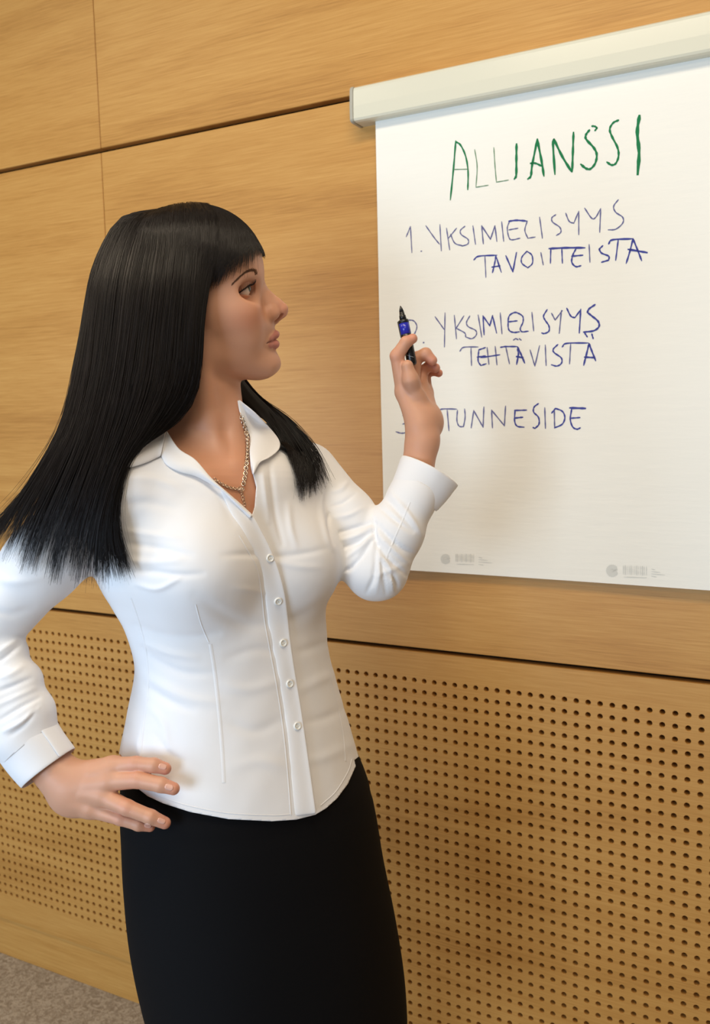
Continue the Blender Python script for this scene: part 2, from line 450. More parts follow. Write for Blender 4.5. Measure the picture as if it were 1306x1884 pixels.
# pale print along the bottom edge
E_ = (790, 1000, 2.531)
def printed(cx, cy, r, bx0, bx1, by0, by1, sl):
    S = []
    arc = [(cx + r * 0.62 * math.cos(a), cy + r * 0.62 * math.sin(a)) for a in np.linspace(0.5, 5.6, 14)]
    S.append((arc, r * 0.30)); S.append(([(cx - r * 0.1, cy + r * 0.1), (cx + r * 0.75, cy - r * 0.15)], r * 0.14))
    nb = 13
    for k in range(nb):
        x = bx0 + (bx1 - bx0) * k / (nb - 1); y = sl * (x - bx0)
        S.append(([(x, by0 + y), (x, by1 + y)], (1.5, 2.6, 1.1)[k % 3]))
    S.append(([(bx0 + 4, by1 + 13), (bx1, by1 + 13 + sl * 80)], 1.6))
    for k, ln in enumerate((16, 40, 62, 22)):
        x = bx1 + 24; y = by0 + 12 + k * 11 + sl * 100
        S.append(([(x, y), (x + ln, y + sl * ln + 3)], 1.4))
    return fr(*E_, [(p, w) for p, w in S], 1.5)
for args in ((73, 73, 24, 120, 203, 50, 84, 0.03), (850, 127, 28, 902, 1010, 103, 143, 0.04)):
    V, F = ribbon(printed(*args), 0.0004)
    obj('printed_mark', V, F, M_GREY, paper, smooth=False, label='pale grey round mark, barcode and tiny lines printed on the sheet')

# ============================================================ the woman
# Modelled in lens axes (x right, y up, z towards the viewer, metres), written to world space by toW().
def P(px, py, d):
    return np.array([(px - CX) * d / FPX, -(py - CY) * d / FPX, -d])
def PX_(V):
    V = np.asarray(V)
    return CX - V[..., 0] / V[..., 2] * FPX, CY + V[..., 1] / V[..., 2] * FPX
def toW(V):
    V = np.asarray(V, float)
    return CAM + (V * [1, -1, -1]) @ RW.T
def fromW(V):
    return ((np.asarray(V, float) - CAM) @ RW) * [1, -1, -1]
def nrm(v):
    v = np.asarray(v, float); return v / np.linalg.norm(v)

# ---- implicit shapes
f32 = np.float32
def smin(a, b, k):
    h = np.clip(0.5 + 0.5 * (b - a) / k, 0, 1)
    return b + (a - b) * h - k * h * (1 - h)
def smax(a, b, k):
    return -smin(-a, -b, k)
def cone(p, a, b, ra, rb):
    a = np.asarray(a, f32); b = np.asarray(b, f32)
    ab = b - a; q = p - a
    t = np.clip((q @ ab) / max(float(ab @ ab), 1e-9), 0, 1)
    d = q - t[:, None] * ab
    return np.sqrt((d * d).sum(1)) - (ra + (rb - ra) * t)
def chain(p, pts, k=0.004):
    out = None
    for (a, ra), (b, rb) in zip(pts[:-1], pts[1:]):
        d = cone(p, a, b, ra, rb)
        out = d if out is None else smin(out, d, k)
    return out
def ell(p, c, r, ax=None):
    q = p - np.asarray(c, f32)
    if ax is not None:
        q = q @ np.asarray(ax, f32).T          # rows of ax = local axes
    r = np.asarray(r, f32)
    k0 = np.sqrt(((q / r) ** 2).sum(1)); k1 = np.sqrt(((q / (r * r)) ** 2).sum(1)) + 1e-9
    return k0 * (k0 - 1) / k1

def surface_nets(fn, lo, hi, h, B=8, slack=1.5):
    lo = np.asarray(lo, float); hi = np.asarray(hi, float)
    nb = np.ceil((hi - lo) / (h * B)).astype(int)
    ix = np.stack(np.meshgrid(*[np.arange(n) for n in nb], indexing='ij'), -1).reshape(-1, 3)
    cen = (lo + (ix + 0.5) * B * h).astype(f32)
    d = fn(cen)
    act = ix[np.abs(d) < B * h * 0.87 * slack]
    c9 = np.stack(np.meshgrid(*[np.arange(B + 1)] * 3, indexing='ij'), -1).reshape(-1, 3)
    n9 = B + 1
    dims = nb * B + 2
    Kc, Vc = [], []; EDG = []
    def key(a): return (a[..., 0].astype(np.int64) * dims[1] + a[..., 1]) * dims[2] + a[..., 2]
    for s in range(0, len(act), 1500):
        A = act[s:s + 1500]
        g = (A[:, None, :] * B + c9[None])                      # sample indices
        v = fn((lo + g.reshape(-1, 3) * h).astype(f32)).reshape(-1, n9, n9, n9)
        base = A * B
        # cells
        sg = v < 0
        cs = np.zeros((len(A), B, B, B), np.int8)
        for dx in (0, 1):
            for dy in (0, 1):
                for dz in (0, 1):
                    cs += sg[:, dx:dx + B, dy:dy + B, dz:dz + B]
        m = (cs > 0) & (cs < 8)
        bi, ci, cj, ck = np.nonzero(m)
        acc = np.zeros((len(bi), 3)); cnt = np.zeros(len(bi))
        for ax in range(3):
            for u in (0, 1):
                for w in (0, 1):
                    o0 = [0, 0, 0]; o1 = [0, 0, 0]
                    ot = [q for q in range(3) if q != ax]
                    o0[ot[0]] = o1[ot[0]] = u; o0[ot[1]] = o1[ot[1]] = w; o1[ax] = 1
                    a = v[bi, ci + o0[0], cj + o0[1], ck + o0[2]]; b = v[bi, ci + o1[0], cj + o1[1], ck + o1[2]]
                    cr = (a < 0) != (b < 0)
                    t = np.where(cr, a / np.where(cr, a - b, 1), 0)
                    pt = np.zeros((len(bi), 3)); pt[:, ot[0]] = u; pt[:, ot[1]] = w; pt[:, ax] = t
                    acc += pt * cr[:, None]; cnt += cr
        loc = acc / np.maximum(cnt, 1)[:, None]
        gi = base[bi] + np.stack([ci, cj, ck], 1)
        Kc.append(key(gi)); Vc.append(lo + (gi + loc) * h)
        for ax in range(3):
            sl0 = sg[:, :B, :B, :B]
            sh = [slice(0, B)] * 3; sh[ax] = slice(1, B + 1)
            sl1 = sg[:, sh[0], sh[1], sh[2]]
            bi, ci, cj, ck = np.nonzero(sl0 != sl1)
            e = base[bi] + np.stack([ci, cj, ck], 1)
            EDG.append((ax, e, sl0[bi, ci, cj, ck]))
    K = np.concatenate(Kc); V = np.concatenate(Vc)
    od = np.argsort(K); K = K[od]; V = V[od]
    F = []
    for ax, e, inside in EDG:
        if not len(e): continue
        b_, c_ = (ax + 1) % 3, (ax + 2) % 3
        qs = []
        for (u, w) in ((0, 0), (-1, 0), (-1, -1), (0, -1)):
            q = e.copy(); q[:, b_] += u; q[:, c_] += w
            kk = key(q); i = np.searchsorted(K, kk); i = np.minimum(i, len(K) - 1)
            qs.append(np.where(K[i] == kk, i, -1))
        Q = np.stack(qs, 1)
        ok = (Q >= 0).all(1)
        Q = Q[ok]; ins = inside[ok]
        Q = np.where(ins[:, None], Q, Q[:, ::-1])
        F.append(Q)
    return V, np.concatenate(F)

def project(fn, V, h, n=2):
    """pull vertices onto the zero set"""
    V = V.astype(f32)
    for _ in range(n):
        e = f32(h * 0.4)
        f0 = fn(V)
        G = np.stack([fn(V + np.eye(3, dtype=f32)[i] * e) - f0 for i in range(3)], 1) / e
        g2 = (G * G).sum(1) + 1e-6
        st_ = np.clip(f0 / g2, -h, h)
        V = V - (st_)[:, None] * G
    return V.astype(float)

def tri(F):
    F = np.asarray(F)
    if F.shape[1] == 3: return F
    return np.concatenate([F[:, [0, 1, 2]], F[:, [0, 2, 3]]])

def clip(V, T, g, extra=None):
    """keep g < 0; cut triangles exactly where g = 0"""
    T = tri(T)
    ins = g < 0
    c = ins[T].sum(1)
    keep = [T[c == 3]]
    newV = []; cache = {}
    nv = len(V)
    def mid(a, b):
        k = (a, b) if a < b else (b, a)
        if k not in cache:
            t = g[a] / (g[a] - g[b]); cache[k] = nv + len(newV); newV.append((a, b, t))
        return cache[k]
    add = []
    for t in T[(c == 1) | (c == 2)]:
        s = [bool(ins[x]) for x in t]
        if sum(s) == 1:
            i = s.index(True); a, b, d = t[i], t[(i + 1) % 3], t[(i + 2) % 3]
            add.append((a, mid(a, b), mid(a, d)))
        else:
            i = s.index(False); a, b, d = t[i], t[(i + 1) % 3], t[(i + 2) % 3]
            m1, m2 = mid(a, b), mid(a, d)
            add.append((b, d, m2)); add.append((b, m2, m1))
    if add: keep.append(np.array(add))
    T2 = np.concatenate(keep)
    if newV:
        a = np.array([x[0] for x in newV]); b = np.array([x[1] for x in newV]); t = np.array([x[2] for x in newV])[:, None]
        V2 = np.vstack([V, V[a] + (V[b] - V[a]) * t])
    else:
        V2 = V
    used = np.unique(T2); re = np.full(len(V2), -1); re[used] = np.arange(len(used))
    return V2[used], re[T2]

def loops(T):
    e = np.concatenate([T[:, [0, 1]], T[:, [1, 2]], T[:, [2, 0]]])
    S = set(map(tuple, e.tolist()))
    nx = {a: b for a, b in S if (b, a) not in S}
    out = []
    while nx:
        a, b = nx.popitem(); L = [a]
        while b != L[0] and b in nx:
            L.append(b); b = nx.pop(b)
        out.append(L)
    return sorted(out, key=len, reverse=True)

def zipper(V, A, B):
    """triangles joining two boundary loops (given in their own face directions)"""
    A = list(A); B = list(B)[::-1]
    k = int(np.argmin(((V[B] - V[A[0]]) ** 2).sum(1))); B = B[k:] + B[:k]
    def par(L):
        P_ = V[L + [L[0]]]; s = np.r_[0, np.cumsum(np.linalg.norm(np.diff(P_, axis=0), axis=1))]; return s / s[-1]
    sa, sb = par(A), par(B)
    i = j = 0; out = []
    na, nb_ = len(A), len(B)
    while i < na or j < nb_:
        if j >= nb_ or (i < na and sa[i + 1] <= sb[j + 1]):
            out.append((A[(i + 1) % na], A[i % na], B[j % nb_])); i += 1
        else:
            out.append((B[j % nb_], B[(j + 1) % nb_], A[i % na])); j += 1
    return out

def vnormals(V, T):
    T = tri(T)
    n = np.cross(V[T[:, 1]] - V[T[:, 0]], V[T[:, 2]] - V[T[:, 0]])
    N_ = np.zeros_like(V)
    for k in range(3): np.add.at(N_, T[:, k], n)
    return N_ / (np.linalg.norm(N_, axis=1, keepdims=True) + 1e-12)

def sstep(x, a, b):
    t = np.clip((x - a) / (b - a), 0, 1); return t * t * (3 - 2 * t)

# ---- torso as a stack of oval slices; rows: image row, left edge, right edge, depth of the axis, depth/width
YAW = math.radians(33)
FR = np.array([math.sin(YAW + 0.134), 0, math.cos(YAW + 0.134)])     # her front
RT = np.array([-FR[2], 0, FR[0]])                                    # her right
def slices(rows):
    out = []
    for (py, l, r, d, rho) in rows:
        c = P((l + r) / 2, py, d); hw = (r - l) / 2 * d / FPX
        w = hw / math.sqrt(math.cos(YAW) ** 2 + (rho * math.sin(YAW)) ** 2)
        out.append((c[1], c[0], c[2], w, rho * w))
    a = np.array(out)
    b = crom(a, 5)
    return b[np.argsort(b[:, 0])]
def loft(p, S, n=2.15):
    y = p[:, 1]
    cx, cz, w, dd = [np.interp(y, S[:, 0], S[:, k]).astype(f32) for k in (1, 2, 3, 4)]
    qx, qz = p[:, 0] - cx, p[:, 2] - cz
    a = qx * f32(RT[0]) + qz * f32(RT[2]); b = qx * f32(FR[0]) + qz * f32(FR[2])
    rho = (np.abs(a / w) ** n + np.abs(b / dd) ** n) ** (1 / n) + 1e-6
    d = np.sqrt(a * a + b * b) * (1 - 1 / rho)
    d = np.where(rho < 0.15, -np.minimum(w, dd) * 0.85, d)
    return np.maximum(d, np.maximum(S[0, 0] - y, y - S[-1, 0]))
TORSO = slices([(800, 335, 470, 1.245, .80), (835, 275, 545, 1.24, .66), (880, 235, 592, 1.235, .62), (960, 212, 604, 1.235, .62), (1010, 204, 606, 1.24, .64), (1065, 200, 606, 1.245, .66),
                (1110, 222, 602, 1.25, .69), (1150, 243, 601, 1.252, .71), (1205, 258, 606, 1.255, .73), (1250, 256, 617, 1.26, .74), (1300, 246, 631, 1.265, .75),
                (1350, 237, 646, 1.268, .76), (1400, 230, 660, 1.27, .77), (1450, 226, 678, 1.275, .78), (1510, 224, 696, 1.28, .79), (1580, 224, 708, 1.285, .79)])
SKIRT = slices([(1330, 250, 634, 1.266, .73), (1380, 243, 650, 1.269, .735), (1450, 238, 678, 1.275, .74), (1520, 241, 694, 1.281, .75), (1600, 245, 707, 1.287, .76), (1700, 255, 726, 1.295, .77),
                (1800, 275, 741, 1.302, .77), (1884, 298, 749, 1.308, .77), (1970, 322, 754, 1.313, .76), (2060, 345, 756, 1.318, .74)])
def bust(p):
    c = P(405, 1040, 1.245)
    ax = np.stack([RT, [0, 1, 0], FR])
    o = None
    for s in (1, -1):
        e = ell(p, c + FR * 0.070 + RT * 0.072 * s + np.array([0, 0.004, 0]), (0.069, 0.068, 0.062), ax)
        o = e if o is None else smin(o, e, 0.03)
    return o
SH_R, SH_L = P(212, 884, 1.137), P(562, 876, 1.335)
EL_R, EL_L = P(-58, 1192, 1.165), P(692, 1046, 1.275)
NECKB = P(385, 825, 1.238)
def torso(p):
    d = smin(loft(p, TORSO), bust(p), 0.04)
    y = chain(p, [(SH_R + [0.012, -0.008, 0], .046), (NECKB + RT * .05 + [0, .002, 0], .044), (NECKB - RT * .05 + [0, .002, 0], .044), (SH_L + [-.012, -.006, 0], .046)], 0.02)
    return smin(d, y, 0.045)
CR0, CR1 = P(42, 1350, 1.142), P(89, 1415, 1.136)        # right cuff axis
CL0, CL1 = P(758, 916, 1.285), P(786, 863, 1.29)         # left cuff axis
def sleeve_r(p):
    d = chain(p, [(SH_R, .050), (P(80, 1035, 1.15), .047), (EL_R, .043), (P(0, 1290, 1.15), .042), (CR0, .0365), (CR1, .034)], 0.02)
    for c, r in ((P(30, 1258, 1.143), .0335), (P(48, 1312, 1.140), .0365), (P(8, 1205, 1.150), .030)):
        d = smin(d, ell(p, c, (r, r, r)), .010)
    return d
def sleeve_l(p):
    return chain(p, [(SH_L, .050), (P(630, 958, 1.305), .048), (EL_L, .043), (P(728, 978, 1.278), .038), (CL0, .033), (CL1, .033)], 0.015)
def shirt_fn(p):
    return smin(smin(torso(p), sleeve_r(p), 0.03), sleeve_l(p), 0.022)

# ---- head frame: F forward, U up, L towards the camera
TILT = math.radians(8)
_r = nrm(P(430, 550, 1.2))
hF = np.array([math.cos(TILT), math.sin(TILT), 0]); hF = nrm(hF - (hF @ _r) * _r)
hL = nrm(-_r - (-_r @ hF) * hF); hU = np.cross(hL, hF)
hO = P(400, 540, 1.2)
HAX = np.stack([hF, hU, hL])
def hd(F_, U_, L_=0.0): return hO + hF * F_ + hU * U_ + hL * L_
FACE = crom(np.array([  # U, front, half width
    (.040, .0550, .066), (.020, .0555, .068), (.005, .0540, .0690), (-.012, .0550, .0690), (-.030, .0600, .0672), (-.045, .0675, .0640), (-.054, .0685, .0610),
    (-.065, .0662, .0585), (-.076, .0640, .0555), (-.086, .0655, .0520), (-.096, .0688, .0470), (-.104, .0692, .0415), (-.111, .0655, .0345), (-.117, .0570, .0260), (-.122, .040, .018)]), 5)
FACE = FACE[np.argsort(FACE[:, 0])]
EYE = np.array([.0316, .0005, .0340]); EYER = .0119
LIP_U = [((.0470, -.0722, .0245), .0018), ((.0585, -.0678, .0155), .0034), ((.0672, -.0640, .0065), .0048), ((.0692, -.0636, 0), .0048)]
LIP_D = [((.0470, -.0736, .0240), .0018), ((.0572, -.0760, .0150), .0036), ((.0650, -.0765, .0060), .0052), ((.0664, -.0765, 0), .0054)]
def lips(q):
    a = chain(q, LIP_U, .004); b = chain(q, LIP_D, .004)
    return smin(a, b, 0.0012)
def face_base(q):
    """q = (F, U, |L|)"""
    F_, U_, L_ = q[:, 0], q[:, 1], q[:, 2]
    fb = np.interp(U_, FACE[:, 0], FACE[:, 1]).astype(f32); w = np.interp(U_, FACE[:, 0], FACE[:, 2]).astype(f32)
    c = f32(-.012)
    a = np.where(F_ > c, fb - c, f32(.055))
    n = np.interp(U_, (-.075, -.03), (1.56, 1.80)).astype(f32)
    rho = (np.abs((F_ - c) / a) ** n + np.abs(L_ / w) ** n) ** (1 / n) + 1e-6
    d = np.sqrt((F_ - c) ** 2 + L_ ** 2) * (1 - 1 / rho)
    d = np.where(rho < .15, -.03, d)
    d = smax(d, f32(-.1185) - U_, .012); d = smax(d, U_ - .035, .01)
    # the back of the jaw slopes up to the ear
    sl = (-(F_ + .030) * .55 - (U_ + .083) * .835)
    d = smax(d, sl.astype(f32), .012)
    d = smin(d, ell(q, (-.028, .028, 0), (.092, .085, .074)), .02)
    d = smin(d, ell(q, (-.004, .036, 0), (.0598, .062, .064)), .02)
    d = smin(d, ell(q, (.018, -.028, .047), (.029, .018, .0180)), .030)          # cheekbone
    d = smin(d, cone(q, (.0475, .0165, .016), (.034, .0180, .040), .0078, .0080), .012)  # brow ridge
    d = smin(d, ell(q, (.008, -.060, .036), (.034, .030, .0205)), .025)         # cheek
    d = smin(d, cone(q, (-.018, -.078, .044), (.045, -.108, .012), .011, .0105), .022)   # jaw
    return d
def head(p, part=None):
    q = ((p - hO.astype(f32)) @ HAX.T.astype(f32)).astype(f32)
    q[:, 2] = np.abs(q[:, 2])
    d = face_base(q)
    d = smax(d, -ell(q, (.0450, -.0035, .0440), (.0250, .0115, .0165)), .012)          # eye socket
    nose = chain(q, [((.0485, .014, 0), .0095), ((.0570, -.003, 0), .0084), ((.0655, -.0150, 0), .0082), ((.0735, -.0250, 0), .0092), ((.0802, -.0322, 0), .0103)], .006)
    nose = smin(nose, cone(q, (.054, -.008, .007), (.0655, -.029, .0085), .0075, .0082), .008)
    nose = smin(nose, ell(q, (.0650, -.0362, .0122), (.0120, .0095, .0078)), .006)
    nose = smin(nose, cone(q, (.0810, -.0375, 0), (.0715, -.0448, 0), .0052, .0050), .005)
    d = smin(d, nose, .0065)
    d = smax(d, -ell(q, (.0760, -.0412, .0068), (.0078, .0034, .0034), [[.88, .47, 0], [-.47, .88, 0], [0, 0, 1]]), .0015)
    lp = lips(q)
    d0 = d
    d = smin(d, lp, .0050)
    # groove of the closed mouth
    d = smax(d, -chain(q, [((.0490, -.0730, .0255), .0006), ((.0640, -.0712, .0155), .0009), ((.0732, -.0701, .0060), .0009), ((.0750, -.0700, 0), .0009)], .002), .0012)
    # eyelids around the eyeball
    e = EYE.astype(f32)
    lid = np.sqrt(((q - e) ** 2).sum(1)) - .0137
    d = smin(d, lid, .0045)
    d = smax(d, -chain(q, [((.030, .0035, .0460), .0006), ((.0405, .0105, .0385), .0009), ((.0445, .0125, .0310), .0009), ((.0440, .0105, .0220), .0006)], .002), .0022)  # lid crease
    ap = np.array([.0265, -.0042], f32)
    fu = q[:, :2] - ap
    up = np.array([.0158, .0084]); up = np.array([-up[1], up[0]]) / np.hypot(*up)
    dn = np.array([.0158, -.0040]); dn = np.array([dn[1], -dn[0]]) / np.hypot(*dn)
    wedge = np.maximum(fu @ up.astype(f32), fu @ dn.astype(f32))
    lm = q[:, 2] - e[2]
    wedge = wedge + np.where(lm < 0, (lm / .0105) ** 4 * .007, 0).astype(f32)      # closes towards the nose
    wedge = np.maximum(wedge, np.sqrt(((q - e) ** 2).sum(1)) - .0200)
    d = smax(d, -wedge, .0010)
    # ear
    ear = ell(q, (-.044, -.012, .0725), (.0165, .030, .0055), [[.97, .22, 0], [-.22, .97, 0], [0, 0, 1]])
    ear = smax(ear, -ell(q, (-.039, -.012, .0785), (.009, .016, .005)), .003)
    d = smin(d, ear, .004)
    if part == 'lips':
        return d0, lp
    return d
NOTCH = P(417, 862, 1.163)
def neck(p):
    d = chain(p, [(P(348, 640, 1.218), .050), (P(364, 722, 1.222), .0515), (P(378, 790, 1.232), .0535), (NECKB + [0, -.02, 0], .058)], .02)
    s = chain(p, [(hd(-.030, -.055, .056), .008), (P(383, 775, 1.178), .0085), (NOTCH + [-.004, .004, -.006], .0055)], .01)
    s = smin(s, chain(p, [(P(437, 770, 1.222), .007), (NOTCH + [.010, .006, -.004], .0055)], .01), .004)
    d = smin(d, s, .018)
    d = smin(d, chain(p, [(P(422, 718, 1.213), .010), (P(427, 770, 1.205), .009), (P(424, 835, 1.185), .007)], .01), .016)      # throat
    return d
CLAV = [NOTCH + [-.012, .002, -.003], P(350, 853, 1.143), P(280, 850, 1.13)]
def body_torso(p):
    d = torso(p) + f32(.0065)
    d = smin(d, chain(p, [(CLAV[0], .006), (CLAV[1], .0065), (CLAV[2], .006)], .01), .012)
    return d
def upper(p):
    return smin(smin(head(p), neck(p), .016), body_torso(p), .022)

# ---- arms and hands
WR_R, WR_L = P(106, 1424, 1.136), P(777, 812, 1.296)
def arm_r(p):
    return chain(p, [(SH_R, .043), (EL_R, .036), (CR0, .029), (WR_R, .0245)], .02)
def arm_l(p):
    return chain(p, [(SH_L, .043), (EL_L, .034), (CL0, .026), (WR_L, .0225)], .02)
def finger(p, pts):
    return chain(p, pts, .003)
RH = {  # right hand, resting on the hip: (px, py, depth, radius)
    'index': [(207, 1411, 1.122, .0120), (250, 1406, 1.108, .0096), (283, 1408, 1.102, .0088), (304, 1414, 1.103, .0074)],
    'middle': [(198, 1437, 1.116, .0125), (254, 1435, 1.098, .0100), (296, 1444, 1.090, .0091), (319, 1451, 1.090, .0077)],
    'ring': [(186, 1463, 1.115, .0120), (234, 1486, 1.095, .0096), (277, 1503, 1.092, .0088), (303, 1514, 1.096, .0074)],
    'pinky': [(166, 1487, 1.120, .0112), (222, 1506, 1.105, .0083), (255, 1517, 1.102, .0076), (276, 1521, 1.106, .0062)]}
RTHUMB = [(140, 1436, 1.148, .014), (182, 1416, 1.168, .0125), (222, 1405, 1.190, .0098), (248, 1402, 1.205, .0085)]
LH = {  # left hand, raised with the pen, seen from the thumb side
    'index': [(744, 722, 1.300, .0125), (730, 655, 1.286, .0098), (747, 629.5, 1.281, .0084), (759, 623, 1.281, .0070)],
    'middle': [(757, 712, 1.318, .0118), (764, 660, 1.322, .0096), (783, 651, 1.318, .0088), (795, 663, 1.316, .0074)],
    'ring': [(774, 716, 1.334, .0102), (778, 682, 1.337, .0080), (791, 673, 1.333, .0082), (801, 677, 1.331, .0070)],
    'pinky': [(784, 724, 1.346, .0095), (783, 687, 1.350, .0073), (797, 682, 1.347, .0071), (807, 686.5, 1.345, .0060)]}
LTHUMB = [(780, 766, 1.306, .0175), (767, 733, 1.297, .0122), (755.5, 699, 1.281, .0099), (749.5, 673, 1.277, .0083)]
def pj(L): return [(P(a, b, c), r) for a, b, c, r in L]
def hand_r(p):
    d = smin(arm_r(p), cone(p, WR_R, P(128, 1450, 1.128), .0225, .0225), .015)
    for nm in RH:
        j = pj(RH[nm]); w = P(126, 1443, 1.130) + (j[0][0] - P(190, 1450, 1.116)) * .45
        d = smin(d, cone(p, w, j[0][0], .0150, j[0][1] + .0012), .016)
        d = smin(d, cone(p, w * .45 + j[0][0] * .55 + [0, .001, .0125], j[0][0] + [0, .001, j[0][1] - .0035], .0028, .0052), .007)
    d = smin(d, chain(p, pj(RTHUMB), .006), .014)
    d = smin(d, ell(p, P(134, 1476, 1.130), (.022, .017, .016)), .016)
    fs = None
    for nm in ('index', 'middle', 'ring', 'pinky'):
        f_ = finger(p, pj(RH[nm])); fs = f_ if fs is None else smin(fs, f_, .0022)
    return smin(d, fs, .007)
def hand_l(p):
    d = smin(arm_l(p), cone(p, WR_L, P(780, 770, 1.305), .0215, .0230), .014)
    for nm in LH:
        j = pj(LH[nm]); w = P(778, 778, 1.302) + (j[0][0] - P(763, 718, 1.322)) * .5
        d = smin(d, cone(p, w, j[0][0], .0155, j[0][1] + .001), .014)
    d = smin(d, ell(p, P(795, 778, 1.318), (.014, .020, .020)), .012)
    fs = None
    for nm in ('index', 'middle', 'ring', 'pinky'):
        f_ = finger(p, pj(LH[nm])); fs = f_ if fs is None else smin(fs, f_, .0018)
    d = smin(d, fs, .006)
    th = chain(p, pj(LTHUMB), .010)
    return smin(d, th, .0042)

# ---- legs, down to the floor (hidden below the frame)
_hipc = toW(P(445, 1450, 1.275)); _kn = toW(P(528, 1900, 1.31))
RTW = RW @ (RT * [1, -1, -1]); RTW[2] = 0; RTW = nrm(RTW)
FRW = RW @ (FR * [1, -1, -1]); FRW[2] = 0; FRW = nrm(FRW)
BASE = np.array([_kn[0], _kn[1], 0.0])
LEGS = []
for s in (1, -1):
    hip = _hipc + RTW * .085 * s + [0, 0, -.02]; kn = _kn + RTW * .07 * s
    an = BASE + RTW * .065 * s + FRW * -.02 + [0, 0, .115]
    LEGS.append([(fromW(hip), .085), (fromW(hip * .5 + kn * .5), .072), (fromW(kn), .052), (fromW(kn * .6 + an * .4 - FRW * .015), .05), (fromW(an), .034),
                 (fromW(an + FRW * .02 + [0, 0, -.045]), .036), (fromW(an + FRW * .13 + [0, 0, -.083]), .026), (fromW(an + FRW * .18 + [0, 0, -.086]), .02)])
def lower(p):
    d = upper_coarse(p)
    for L_ in LEGS: d = smin(d, chain(p, L_, .02), .03)
    return d
def upper_coarse(p):
    d = smin(smin(neck(p), smax(body_torso(p), f32(P(0, 1405, 1.27)[1]) - p[:, 1], .02), .022), smin(head_c(p), neck(p), .016), .02)
    d = smin(d, loft(p, SKIRT) + f32(.012), .03)
    return smin(smin(d, arm_r(p), .025), arm_l(p), .02)
def head_c(p): return ell(p, hd(-.02, -.02), (.06, .07, .05))

HC, HR_ = P(393, 800, 1.205), .168
def head_upper(p):
    return smin(smin(upper(p), arm_r(p), .025), arm_l(p), .02)
# ---- build the body: fine head and hands, coarse hidden trunk, sewn into one surface
def bounds(pts, m):
    A = np.array(pts); return A.min(0) - m, A.max(0) + m
def build_body():
    hh = .00125
    lo = HC - HR_ - .002; hi = HC + HR_ + .002
    lo = np.minimum(lo, hO - .14); hi = np.maximum(hi, hO + .14)
    V1, F1 = surface_nets(head_upper, lo, hi, hh)
    V1 = project(head_upper, V1, hh)
    r1 = np.linalg.norm(V1 - HC, axis=1) - HR_
    g1 = np.where(V1[:, 1] > HC[1] + .02, -1.0, r1)                 # everything above the neck base stays
    V1, T1 = clip(V1, F1, g1)
    dR = nrm(CR1 - CR0); tR = (P(60, 1375, 1.14) - CR0) @ dR
    dL = nrm(CL1 - CL0); tL = (P(766, 900, 1.287) - CL0) @ dL
    def hand(fn, pts, c0, dv, t0, h):
        lo, hi = bounds(pts, .035)
        V, F = surface_nets(fn, lo, hi, h)
        V = project(fn, V, h)
        return clip(V, F, -((V - c0) @ dv - t0))
    V2, T2 = hand(hand_r, [P(*x[:3]) for k in RH.values() for x in k] + [P(*x[:3]) for x in RTHUMB] + [CR0, CR1], CR0, dR, tR, .0011)
    V3, T3 = hand(hand_l, [P(*x[:3]) for k in LH.values() for x in k] + [P(*x[:3]) for x in LTHUMB] + [CL0, CL1], CL0, dL, tL, .0011)
    # trunk
    pts = [SH_R, SH_L, EL_R, EL_L, WR_R, WR_L] + [a for L_ in LEGS for a, r in L_]
    lo, hi = bounds(pts + [P(220, 1450, 1.15), P(760, 1900, 1.32), P(620, 1010, 1.1)], .09); hi[1] = max(hi[1], HC[1] + .2)
    V4, F4 = surface_nets(lower, lo, hi, .006)
    V4 = project(lower, V4, .006)
    r4 = HR_ - np.linalg.norm(V4 - HC, axis=1)
    g = np.where(V4[:, 1] > HC[1] + .02, 1.0, r4)
    for c0, dv, t0 in ((CR0, dR, tR), (CL0, dL, tL)):
        q = V4 - c0; t = q @ dv; rad = np.linalg.norm(q - t[:, None] * dv, axis=1)
        g = np.where(rad < .06, np.maximum(g, np.where(t > -.05, t - t0, g)), g)
    V4, T4 = clip(V4, F4, g)
    def main_part(V, T):                                             # largest connected piece only
        lab = np.arange(len(V))
        while True:
            m = lab[T].min(1); new = lab.copy()
            for k in range(3): np.minimum.at(new, T[:, k], m)
            new = new[new]
            if (new == lab).all(): break
            lab = new
        u, c = np.unique(lab, return_counts=True); best = u[np.argmax(c)]
        T = T[lab[T[:, 0]] == best]; used = np.unique(T); re = np.full(len(V), -1); re[used] = np.arange(len(used))
        return V[used], re[T]
    parts = [main_part(*x) for x in ((V1, T1), (V2, T2), (V3, T3), (V4, T4))]
    V = np.vstack([p[0] for p in parts]); off = np.cumsum([0] + [len(p[0]) for p in parts])
    T = [p[1] + o for p, o in zip(parts, off)]
    trunk_loops = [[x + off[3] for x in L_] for L_ in loops(parts[3][1])]
    for i in range(3):
        L_ = [x + off[i] for x in loops(parts[i][1])[0]]
        c = V[L_].mean(0)
        best = min(trunk_loops[:6], key=lambda B_: np.linalg.norm(V[B_].mean(0) - c))
        T.append(np.array(zipper(V, L_, best)))
    return V, np.concatenate(T), off
BV, BT, BOFF = build_body()

